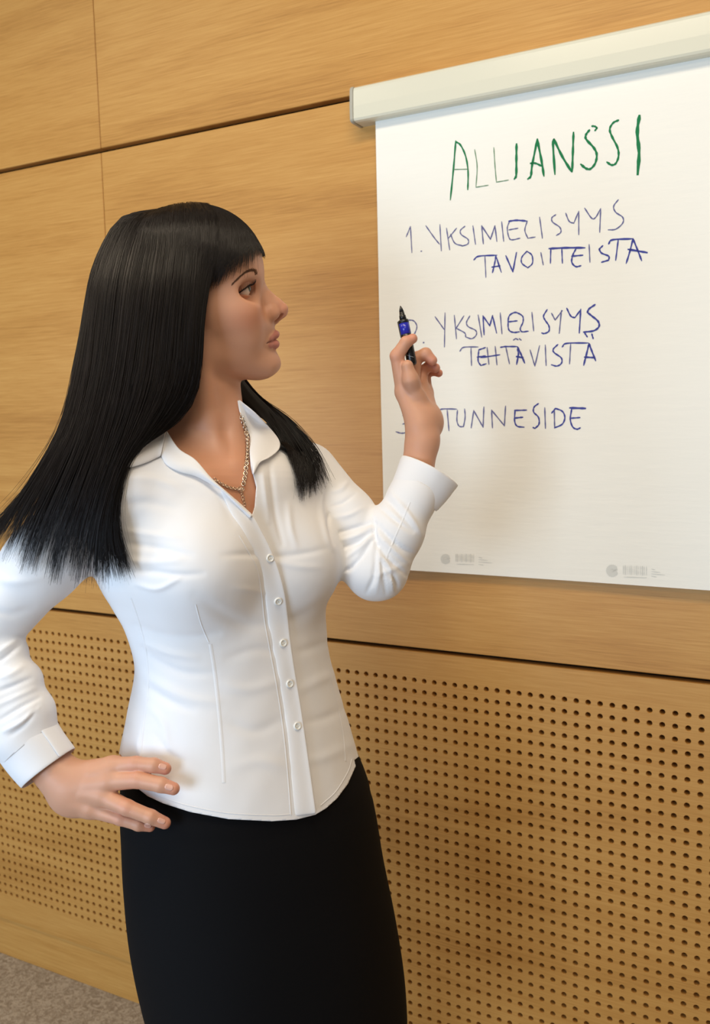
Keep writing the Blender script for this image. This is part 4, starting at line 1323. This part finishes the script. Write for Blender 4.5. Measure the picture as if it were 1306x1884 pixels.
# ============================================================ hair
M_HAIR = mat('black_hair', lin(27, 22, 21), 0.38, 0.40)
nt, N, L, B = nodes(M_HAIR)
vc = N.new('ShaderNodeVertexColor'); vc.layer_name = 'pigment'; L.new(vc.outputs[0], B.inputs['Base Color'])
M_HAIRB = mat('black_hair_inner', lin(14, 11, 11), 0.6, 0.2)
NEAR = [
    [(352, 379, 1.195), (392, 414, 1.150), (397, 470, 1.122), (382, 540, 1.112), (373, 610, 1.108), (369, 675, 1.110), (353, 738, 1.115), (316, 784, 1.118), (268, 812, 1.105), (232, 845, 1.088), (216, 905, 1.078), (214, 980, 1.077), (248, 1068, 1.083)],
    [(345, 379, 1.19), (366, 418, 1.135), (362, 500, 1.102), (352, 600, 1.095), (346, 680, 1.097), (326, 740, 1.10), (285, 790, 1.098), (245, 835, 1.085), (218, 890, 1.076), (204, 980, 1.074), (225, 1071, 1.082)],
    [(338, 379, 1.19), (335, 420, 1.125), (325, 500, 1.095), (315, 600, 1.088), (305, 700, 1.086), (272, 780, 1.082), (232, 840, 1.076), (205, 910, 1.070), (190, 990, 1.070), (195, 1084, 1.08)],
    [(330, 379, 1.19), (300, 425, 1.125), (285, 510, 1.092), (272, 610, 1.085), (258, 710, 1.08), (230, 800, 1.075), (200, 880, 1.068), (176, 970, 1.066), (160, 1090, 1.078)],
    [(320, 380, 1.195), (272, 412, 1.137), (245, 510, 1.10), (232, 610, 1.09), (215, 720, 1.083), (188, 820, 1.075), (158, 910, 1.068), (132, 1000, 1.07), (116, 1086, 1.08)],
    [(308, 381, 1.2), (244, 404, 1.155), (208, 505, 1.115), (195, 610, 1.103), (180, 710, 1.093), (152, 815, 1.082), (112, 915, 1.075), (80, 1000, 1.078), (63, 1073, 1.085)],
    [(298, 383, 1.2), (226, 404, 1.175), (184, 490, 1.14), (170, 580, 1.125), (158, 680, 1.112), (135, 780, 1.10), (90, 880, 1.09), (45, 970, 1.085), (18, 1055, 1.09)],
    [(290, 384, 1.21), (220, 402, 1.195), (175, 482, 1.175), (159, 560, 1.16), (148, 630, 1.145), (132, 710, 1.13), (105, 800, 1.115), (55, 890, 1.105), (8, 970, 1.10), (-26, 1031, 1.10)],
    [(285, 385, 1.22), (218, 403, 1.217), (173, 482, 1.21), (158, 545, 1.2), (147, 610, 1.185), (134, 680, 1.165), (120, 757, 1.145), (92, 826, 1.13), (40, 910, 1.12), (-8, 960, 1.115), (-50, 1006, 1.115)]]
BACK = [NEAR[-1],
    [(290, 385, 1.235), (218, 404, 1.24), (178, 490, 1.245), (164, 570, 1.24), (156, 660, 1.225), (150, 760, 1.205), (140, 860, 1.20), (120, 950, 1.205)],
    [(300, 384, 1.25), (242, 404, 1.275), (220, 520, 1.30), (210, 620, 1.30), (205, 720, 1.285), (205, 820, 1.28), (200, 920, 1.285), (195, 990, 1.29)],
    [(318, 381, 1.25), (290, 422, 1.30), (280, 520, 1.315), (272, 620, 1.315), (270, 720, 1.305), (275, 820, 1.315), (285, 920, 1.325), (285, 990, 1.33)],
    [(335, 380, 1.25), (330, 420, 1.30), (335, 520, 1.32), (345, 620, 1.32), (360, 720, 1.315), (385, 800, 1.325), (400, 880, 1.34), (405, 960, 1.345)],
    [(348, 379, 1.24), (370, 420, 1.29), (378, 500, 1.305), (385, 590, 1.308), (405, 680, 1.305), (440, 760, 1.315), (470, 830, 1.33), (480, 900, 1.345)]]
FRINGE = [
    [(332, 381, 1.19), (384, 404, 1.146), (393, 440, 1.124), (391, 490, 1.116), (381, 543, 1.114)],
    [(338, 380, 1.195), (400, 404, 1.156), (412, 445, 1.134), (411, 485, 1.126), (403, 525, 1.125)],
    [(344, 379, 1.2), (412, 400, 1.17), (433, 438, 1.151), (434, 475, 1.144), (427, 503, 1.143)],
    [(349, 379, 1.2), (422, 399, 1.185), (447, 436, 1.173), (448, 468, 1.167), (446, 484, 1.166)],
    [(352, 378, 1.205), (429, 398, 1.2), (460, 434, 1.195), (466, 465, 1.19), (465, 480, 1.189)],
    [(354, 378, 1.21), (432, 398, 1.215), (465, 436, 1.215), (474, 468, 1.213), (474, 481, 1.212)],
    [(354, 378, 1.215), (430, 400, 1.232), (459, 440, 1.238), (466, 472, 1.239), (465, 486, 1.24)],
    [(350, 379, 1.22), (418, 402, 1.262), (440, 445, 1.270), (444, 485, 1.274), (435, 518, 1.276)],
    [(344, 380, 1.225), (395, 404, 1.283), (402, 450, 1.294), (402, 495, 1.298), (394, 540, 1.300)]]
FARLOCK = [
    [(385, 590, 1.295), (420, 670, 1.288), (438, 720, 1.272), (476, 760, 1.258), (514, 800, 1.246), (513, 852, 1.226), (520, 921, 1.205)],
    [(388, 585, 1.298), (426, 672, 1.290), (452, 726, 1.274), (488, 768, 1.254), (520, 822, 1.236), (542, 927, 1.210)],
    [(392, 580, 1.303), (436, 680, 1.294), (468, 728, 1.279), (508, 772, 1.260), (546, 840, 1.242), (568, 923, 1.222)],
    [(396, 578, 1.310), (444, 686, 1.300), (477, 728, 1.287), (524, 774, 1.268), (566, 832, 1.252), (592, 907, 1.236)],
    [(400, 575, 1.315), (449, 692, 1.305), (486, 735, 1.295), (538, 772, 1.282), (582, 826, 1.266), (609, 886, 1.256)]]
def guides(G, m):
    out = []
    for g in G:
        Q = np.array([P(*p) for p in crom(g, 10)])
        s = np.r_[0, np.cumsum(np.linalg.norm(np.diff(Q, axis=0), axis=1))]; u = np.linspace(0, s[-1], m)
        out.append(np.stack([np.interp(u, s, Q[:, k]) for k in range(3)], 1))
    return np.array(out)
def solid(p):
    d = np.full(len(p), 1.0, f32)
    y = p[:, 1]
    a = y > HC[1] - .03
    if a.any(): d[a] = np.minimum(head(p[a]), neck(p[a]))
    b = y < HC[1] + .09
    if b.any(): d[b] = np.minimum(d[b], shirt_fn(p[b]))
    return d
def push_out(Q, lift):
    sh = Q.shape; p = Q.reshape(-1, 3).astype(f32); lf = np.broadcast_to(lift, sh[:-1]).reshape(-1).astype(f32)
    for _ in range(2):
        d = solid(p); m = np.nonzero(d < lf)[0]
        if not len(m): break
        e = f32(6e-4); q = p[m]
        g = np.stack([solid(q + np.eye(3, dtype=f32)[k] * e) - d[m] for k in range(3)], 1) / e
        g /= np.linalg.norm(g, axis=1, keepdims=True) + 1e-6
        p[m] = q + g * np.minimum(lf[m] - d[m], .02)[:, None]
    return p.reshape(sh).astype(float)
def strands(G, n, m, layer, tip, clump, inward, seed, lift=.004, ncl=14, fan=0.0, pw=1.0):
    """n strands interpolated between guide curves; layer = depth of the bundle, tip = length variation"""
    R = np.random.default_rng(seed)
    GA = guides(G, m)
    nc = max(2, n // ncl)
    cu = (np.arange(nc) + R.uniform(.15, .85, nc)) / nc; cu = cu ** pw * (len(G) - 1)
    ci = R.integers(0, nc, n)
    u = cu[ci] + R.normal(0, clump, n); u = np.clip(u, 0, len(G) - 1.0001)
    uc = cu[ci]
    t = np.linspace(0, 1, m)
    def at(u):
        i = np.minimum(u.astype(int), len(G) - 2); f = (u - i)[:, None, None]
        return GA[i] * (1 - f) + GA[i + 1] * f
    A = at(u); Cc = at(np.clip(uc, 0, len(G) - 1.0001))
    k = (.88 * t ** 2.2)[None, :, None] * R.uniform(.3, 1, (n, 1, 1))
    Q = A * (1 - k) + Cc * k
    ctr = np.array(inward)
    inn = ctr - Q; inn[..., 1] *= .15; inn[..., 0] *= sstep(Q[..., 1], HC[1] - .02, HC[1] + .10); inn /= np.linalg.norm(inn, axis=2, keepdims=True)
    lay = R.uniform(0, 1, n) ** 1.3 * layer
    Q = Q + inn * (lay[:, None] * (.35 + .65 * np.sin(np.pi * np.clip(t * .9 + .1, 0, 1)))[None])[..., None]
    ph = R.uniform(0, 6.28, (n, 3)); am = R.normal(0, 1, (n, 3)) * .0011
    Q = Q + np.sin(ph[:, None, :] + t[None, :, None] * R.uniform(3, 8, (n, 1, 1))) * am[:, None, :] * (t ** .7)[None, :, None] * 1.6
    Q = Q + (R.normal(0, 1, (n, 1, 3)) * fan * (t ** 4)[None, :, None])
    # cut to length
    ln = 1 - np.abs(R.normal(0, tip, n)) - (np.abs(R.normal(0, tip * 1.3, nc)))[ci]
    ln = np.where(R.uniform(0, 1, n) < .12, ln - R.uniform(0, .10, n), ln)
    out = np.empty_like(Q); tt = t
    for i in range(n):
        x = tt * ln[i]
        for c in range(3): out[i, :, c] = np.interp(x, tt, Q[i, :, c])
    return push_out(out, lift)
def strand_mesh(Q, rad, sides=3):
    n, m, _ = Q.shape
    T = np.gradient(Q, axis=1); T /= np.linalg.norm(T, axis=2, keepdims=True) + 1e-12
    S = np.cross(T, np.array([.2, .1, .97])); S /= np.linalg.norm(S, axis=2, keepdims=True) + 1e-9
    Bn = np.cross(T, S)
    tp = np.interp(np.linspace(0, 1, m), (0, .75, 1), (1, .9, .25))
    r = rad[:, None] * tp[None]
    V = np.empty((n, m, sides, 3))
    for j in range(sides):
        a = 2 * math.pi * j / sides
        V[:, :, j] = Q + r[..., None] * (math.cos(a) * S + math.sin(a) * Bn)
    base = (np.arange(n)[:, None, None] * m + np.arange(m - 1)[None, :, None]) * sides
    j = np.arange(sides)[None, None]; j2 = (j + 1) % sides
    F = np.stack([base + j, base + j2, base + sides + j2, base + sides + j], -1).reshape(-1, 4)
    return V.reshape(-1, 3), F
def hair_obj(name, sets, label, parent, kind=None):
    Vs, Fs, Cs = [], [], []; o = 0
    for Q, r0, sd in sets:
        R = np.random.default_rng(sd); n = len(Q)
        V, F = strand_mesh(Q, r0 * R.uniform(.7, 1.25, n))
        Vs.append(V); Fs.append(F + o); o += len(V)
        tone = R.uniform(.65, 1.5, (n, 1)); col = np.array(lin(22, 16, 14)[:3]) * tone
        Cs.append(np.repeat(col, len(V) // n, axis=0))
    V = np.vstack(Vs); F = np.vstack(Fs); Cc = np.vstack(Cs)
    me = bpy.data.meshes.new(name)
    W3 = toW(V) - np.array(parent['org'])
    me.vertices.add(len(V)); me.vertices.foreach_set('co', W3.ravel().astype(f32))
    me.loops.add(len(F) * 4); me.loops.foreach_set('vertex_index', F.ravel().astype(np.int32))
    me.polygons.add(len(F)); me.polygons.foreach_set('loop_start', np.arange(0, len(F) * 4, 4, dtype=np.int32))
    me.polygons.foreach_set('loop_total', np.full(len(F), 4, np.int32))
    me.polygons.foreach_set('use_smooth', np.ones(len(F), bool))
    me.update(); me.validate()
    ca = me.color_attributes.new('pigment', 'FLOAT_COLOR', 'POINT')
    ca.data.foreach_set('color', np.hstack([Cc, np.ones((len(Cc), 1))]).astype(f32).ravel())
    me.materials.append(M_HAIR)
    ob = bpy.data.objects.new(name, me); COL.objects.link(ob); ob.parent = parent; ob['org'] = list(parent['org'])
    ob['label'] = label
    if kind: ob['kind'] = kind
    return ob
HCEN = hd(-.03, -.02)
def scap(G, m, t1, inset, lift):
    """closed inner sheet under the strands"""
    GA = guides(G, 30); n = len(G)
    uu = np.linspace(0, n - 1.0001, (n - 1) * 5 + 1); i = uu.astype(int); f = (uu - i)[:, None, None]
    A = GA[i] * (1 - f) + GA[i + 1] * f
    x = np.linspace(0, t1, m)
    A = np.stack([np.stack([np.interp(x, np.linspace(0, 1, 30), a[:, c]) for c in range(3)], 1) for a in A])
    inn = HCEN - A; inn[..., 1] *= .15; inn /= np.linalg.norm(inn, axis=2, keepdims=True)
    A = push_out(A + inn * inset, lift)
    k, mm = A.shape[:2]
    F = [[a * mm + b, (a + 1) * mm + b, (a + 1) * mm + b + 1, a * mm + b + 1] for a in range(k - 1) for b in range(mm - 1)]
    return A.reshape(-1, 3), F
M_ = 24
hair = hair_obj('hair', [
    (strands(NEAR, 3400, M_, .016, .03, .06, HCEN, 11, fan=.003, lift=.0055, ncl=45, pw=1.22), .00036, 1),
    (strands(NEAR, 110, M_, .001, .06, .5, HCEN, 21, fan=.012, lift=.007), .00022, 5),
    (strands(BACK, 800, 16, .010, .05, .12, HCEN, 12), .00045, 2)], 'long straight black hair', woman, 'stuff')
hair_obj('fringe', [(strands(FRINGE, 1700, 14, .007, .03, .12, HCEN, 13, lift=.0045), .00034, 3)], 'blunt straight fringe over the brow', hair, 'stuff')
hair_obj('hair_lock', [(strands(FARLOCK, 800, 20, .014, .03, .12, hd(-.03, -.2, -.05), 14, fan=.0035, ncl=30), .00036, 4)], 'lock of hair over the far shoulder', hair, 'stuff')
# loose flyaway hairs
vv = joinm([scap(NEAR, 22, .62, .0135, .003), scap(BACK, 20, .86, .010, .003), scap(FRINGE, 10, .86, .005, .0022), scap(FARLOCK, 14, .80, .009, .003)])
ib = obj('hair_underlayer', toW(vv[0]), vv[1], M_HAIRB, hair, label='dark inner layer of hair')
md = ib.modifiers.new('thickness', 'SOLIDIFY'); md.thickness = .0015; md.offset = 0
# scalp cap
def cap_fn(p):
    return head(p) - f32(.0025)
V, F = surface_nets(lambda p: ell(((p - hO.astype(f32)) @ HAX.T.astype(f32)), (-.030, .030, 0), (.0930, .0860, .0750)), hO - .16, hO + .16, .005)
q = (V - hO) @ HAX.T
g = np.maximum(q[:, 0] * .45 - q[:, 1] * .9 - .012 + .0 * q[:, 2], -1)
g = np.where(q[:, 0] > .02, np.maximum(g, .050 - q[:, 1]), g)
V, T = clip(V, F, g)
obj('scalp_hair', toW(V), T, M_HAIRB, hair, label='dark hair roots over the crown')

# ============================================================ necklace
M_SILVER = mat('necklace_metal', lin(232, 216, 196), 0.22, 0.5, Metallic=1.0)
def torus(c, n, up, R, r, el=1.0, a=14, b=6):
    n = nrm(n); u = nrm(up - (up @ n) * n); w = np.cross(n, u); V = []; F = []
    for i in range(a):
        t = 2 * math.pi * i / a; d = u * math.cos(t) * el + w * math.sin(t)
        for j in range(b):
            s = 2 * math.pi * j / b; V.append(c + d * R + (nrm(d) * math.cos(s) + n * math.sin(s)) * r)
    for i in range(a):
        for j in range(b):
            F.append([i * b + j, ((i + 1) % a) * b + j, ((i + 1) % a) * b + (j + 1) % b, i * b + (j + 1) % b])
    return np.array(V), F
def chain_on(pts, lift, step, R, r):
    C_ = crom(pts, 14); Q = [hit(BB, *c) for c in C_]
    Q = [x for x in Q if x is not None]
    X = np.array([x[0] + x[1] * lift for x in Q]); Nn = np.array([x[1] for x in Q])
    s = np.r_[0, np.cumsum(np.linalg.norm(np.diff(X, axis=0), axis=1))]
    out = []
    for k, u in enumerate(np.arange(0, s[-1], step)):
        c = np.array([np.interp(u, s, X[:, i]) for i in range(3)]); c2 = np.array([np.interp(u + 1e-3, s, X[:, i]) for i in range(3)])
        n = nrm([np.interp(u, s, Nn[:, i]) for i in range(3)]); t = nrm(c2 - c + 1e-9) if u + 1e-3 < s[-1] else nrm(X[-1] - X[-2])
        sd = nrm(np.cross(t, n)); an = .75 if k % 2 else -.55
        out.append(torus(c, n * math.cos(an) + sd * math.sin(an), t, R, r, 1.35))
    return out
nk = thing('necklace_group', BASE) if False else None
parts_ = chain_on([(441, 764), (446, 780), (450, 795), (452.5, 816), (452.5, 839), (451, 856), (449, 876), (445.5, 893)], .0024, .0036, .0024, .00066)
v, f = joinm(parts_)
neckl = obj('necklace', toW(v), f, M_SILVER, woman, label='silver curb chain with a small knot pendant')
v, f = joinm(chain_on([(437, 900.5), (430, 899.5), (420, 897), (404, 889), (392, 881)], .0016, .0028, .0017, .0005))
obj('thin_chain', toW(v), f, M_SILVER, neckl, label='thinner side of the chain')
h = hit(BB, 442, 901)
pd = []
for k in range(3):
    a = 2.1 * k; c = h[0] + h[1] * .0026 + np.array([.0014 * math.cos(a), .0014 * math.sin(a), 0])
    pd.append(torus(c, h[1] + np.array([.4 * math.cos(a), .4 * math.sin(a), 0]), np.array([0, 1., 0]), .0027, .0005))
for k, (x, y) in enumerate(((444, 910), (445.5, 916), (447, 922), (448, 928))):
    hh_ = hit(BB, x, y)
    if hh_: pd.append(torus(hh_[0] + hh_[1] * .002, hh_[1] + np.array([.5 * (-1) ** k, 0, 0]), np.array([0, 1., 0]), .0019, .00045))
v, f = joinm(pd)
obj('pendant', toW(v), f, M_SILVER, neckl, label='small ring knot pendant with a short drop')

# ============================================================ nails
M_NAIL = mat('nail', lin(226, 176, 158), 0.25, 0.5)
def nail(px, py, dx, dy, ln, wd):
    V = []; F = []; n, m = 9, 7; d = nrm([dx, dy]); w = np.array([-d[1], d[0]])
    for i in range(n):
        for j in range(m):
            a = -1 + 2 * i / (n - 1); b = -1 + 2 * j / (m - 1)
            k = math.sqrt(max(0, 1 - max(0, abs(a) - .45) ** 2 / .36)) if abs(a) > .45 else 1
            q = np.array([px, py]) + d * a * ln / 2 + w * b * k * wd / 2
            h_ = hit(BB, *q)
            if h_ is None: return None
            V.append(h_[0] + h_[1] * (.00045 - .0004 * b * b))
    F = [[i * m + j, (i + 1) * m + j, (i + 1) * m + j + 1, i * m + j + 1] for i in range(n - 1) for j in range(m - 1)]
    return np.array(V), F
for a in ((299, 1410.5, 22, 6, 15, 11), (311, 1448.5, 24, 7, 16, 12), (297, 1510.5, 26, 11, 15, 10), (272, 1519.5, 21, 4, 13, 8)):
    r = nail(*a)
    if r:
        o = obj('fingernail', toW(r[0]), r[1], M_NAIL, body)
        md = o.modifiers.new('thickness', 'SOLIDIFY'); md.thickness = .0004; md.offset = 1

# ============================================================ shoes (below the frame)
for s, L_ in zip((1, -1), LEGS):
    an, ml, to = L_[4][0], L_[6][0], L_[7][0]
    dn = fromW(toW(an)[None] * 1.0 + [[0, 0, -.055]])[0]
    fn = lambda p: smin(chain(p, [(dn, .040), (ml, .036), (to, .027)], .02), chain(p, [(fromW(toW(an) - FRW * .02 + [0, 0, -.085]), .024), (dn, .03)], .01), .01)
    lo, hi = bounds([an, ml, to, dn], .06)
    V, F = surface_nets(fn, lo, hi, .006)
    W3 = toW(V); W3[:, 2] = np.maximum(W3[:, 2], 0.0)
    zc = W3[:, 2] - .085
    W3, T = clip(W3, F, zc)
    obj('shoe', W3, T, M_SKIRT, woman, label='black shoe')

# ============================================================ marker pen
M_PENB = mat('pen_black', lin(22, 23, 26), 0.32, 0.5)
M_PENBL = mat('pen_blue', lin(38, 44, 170), 0.22, 0.5)
M_PENG = mat('pen_print', lin(190, 190, 188), 0.4, 0.4)
pA, pB = P(736.4, 562.5, 1.298), P(758.5, 672, 1.2975)
pdv = nrm(pB - pA)
def plen(px, py): return (P(px, py, 1.298) - pA) @ pdv
def lathe(prof, seg=28):
    u = nrm(np.cross(pdv, [0, 0, 1])); w = np.cross(pdv, u); V = []; F = []
    for s, r in prof:
        for k in range(seg):
            t = 2 * math.pi * k / seg; V.append(pA + pdv * s + (u * math.cos(t) + w * math.sin(t)) * r * 1.12)
    for i in range(len(prof) - 1):
        for k in range(seg):
            a = i * seg + k; b = i * seg + (k + 1) % seg; F.append([a, b, b + seg, a + seg])
    F.append(list(range(seg))[::-1]); F.append([(len(prof) - 1) * seg + k for k in range(seg)])
    return np.array(V), F
pw = toW(pA * .5 + pB * .5)
pen = thing('marker_pen', pw, 'black and blue marker held upright in the raised hand', 'marker')
LT = float(np.linalg.norm(pB - pA))
v, f = lathe([(.0205, .0044), (.0215, .0066), (.0240, .0069), (.026, .0069), (.0262, .0064), (.0425, .0064), (.0427, .0066), (.050, .0066), (LT - .004, .0064), (LT - .001, .0056), (LT, .004)])
obj('barrel', toW(v), f, M_PENB, pen)
v, f = lathe([(.0262, .0062), (.0264, .00675), (.0422, .00675), (.0424, .0062)])
obj('grip_band', toW(v), f, M_PENBL, pen, label='glossy blue band')
v, f = lathe([(.0085, .0030), (.012, .0034), (.014, .0036), (.0145, .0042), (.021, .0046)])
obj('nib_holder', toW(v), f, M_PENB, pen)
v, f = lathe([(0, .0003), (.0015, .0010), (.0045, .0021), (.0085, .0031)])
obj('nib', toW(v), f, M_PENB, pen, label='pointed black nib')
u = nrm(np.cross(pdv, [0, 0, 1])); u = u if u[0] < 0 else -u; w = np.cross(pdv, u)
cv = []
for s, o_ in ((.0215, .0064), (.0225, .0090), (.030, .0090), (.044, .0088), (.0475, .0084), (.048, .0072)):
    for a, b in ((0, -.0016), (0, .0016), (.0016, .0016), (.0016, -.0016)):
        cv.append(pA + pdv * s + u * (o_ - a) + w * b)
cf = [[4 * i + j, 4 * i + (j + 1) % 4, 4 * i + 4 + (j + 1) % 4, 4 * i + 4 + j] for i in range(5) for j in range(4)] + [[0, 1, 2, 3], [23, 22, 21, 20]]
obj('clip', toW(np.array(cv)), cf, M_PENB, pen, smooth=False)
# pale swoosh printed on the barrel
sw = []
vz = np.array([0, 0, 1.0]); vz = nrm(vz - (vz @ pdv) * pdv); vx = np.cross(vz, pdv); vx = vx if vx[0] > 0 else -vx
for t in np.linspace(0, 1, 9):
    a = math.radians(-55 + 85 * t); sx = .0715 + .0065 * t ** .8
    sw.append(pA + pdv * sx + (vx * math.sin(a) + vz * math.cos(a)) * .0074)
v, f = tubes([sw], .00028, 5)
obj('printed_line', toW(v), f, M_PENG, pen, label='thin pale line on the barrel')
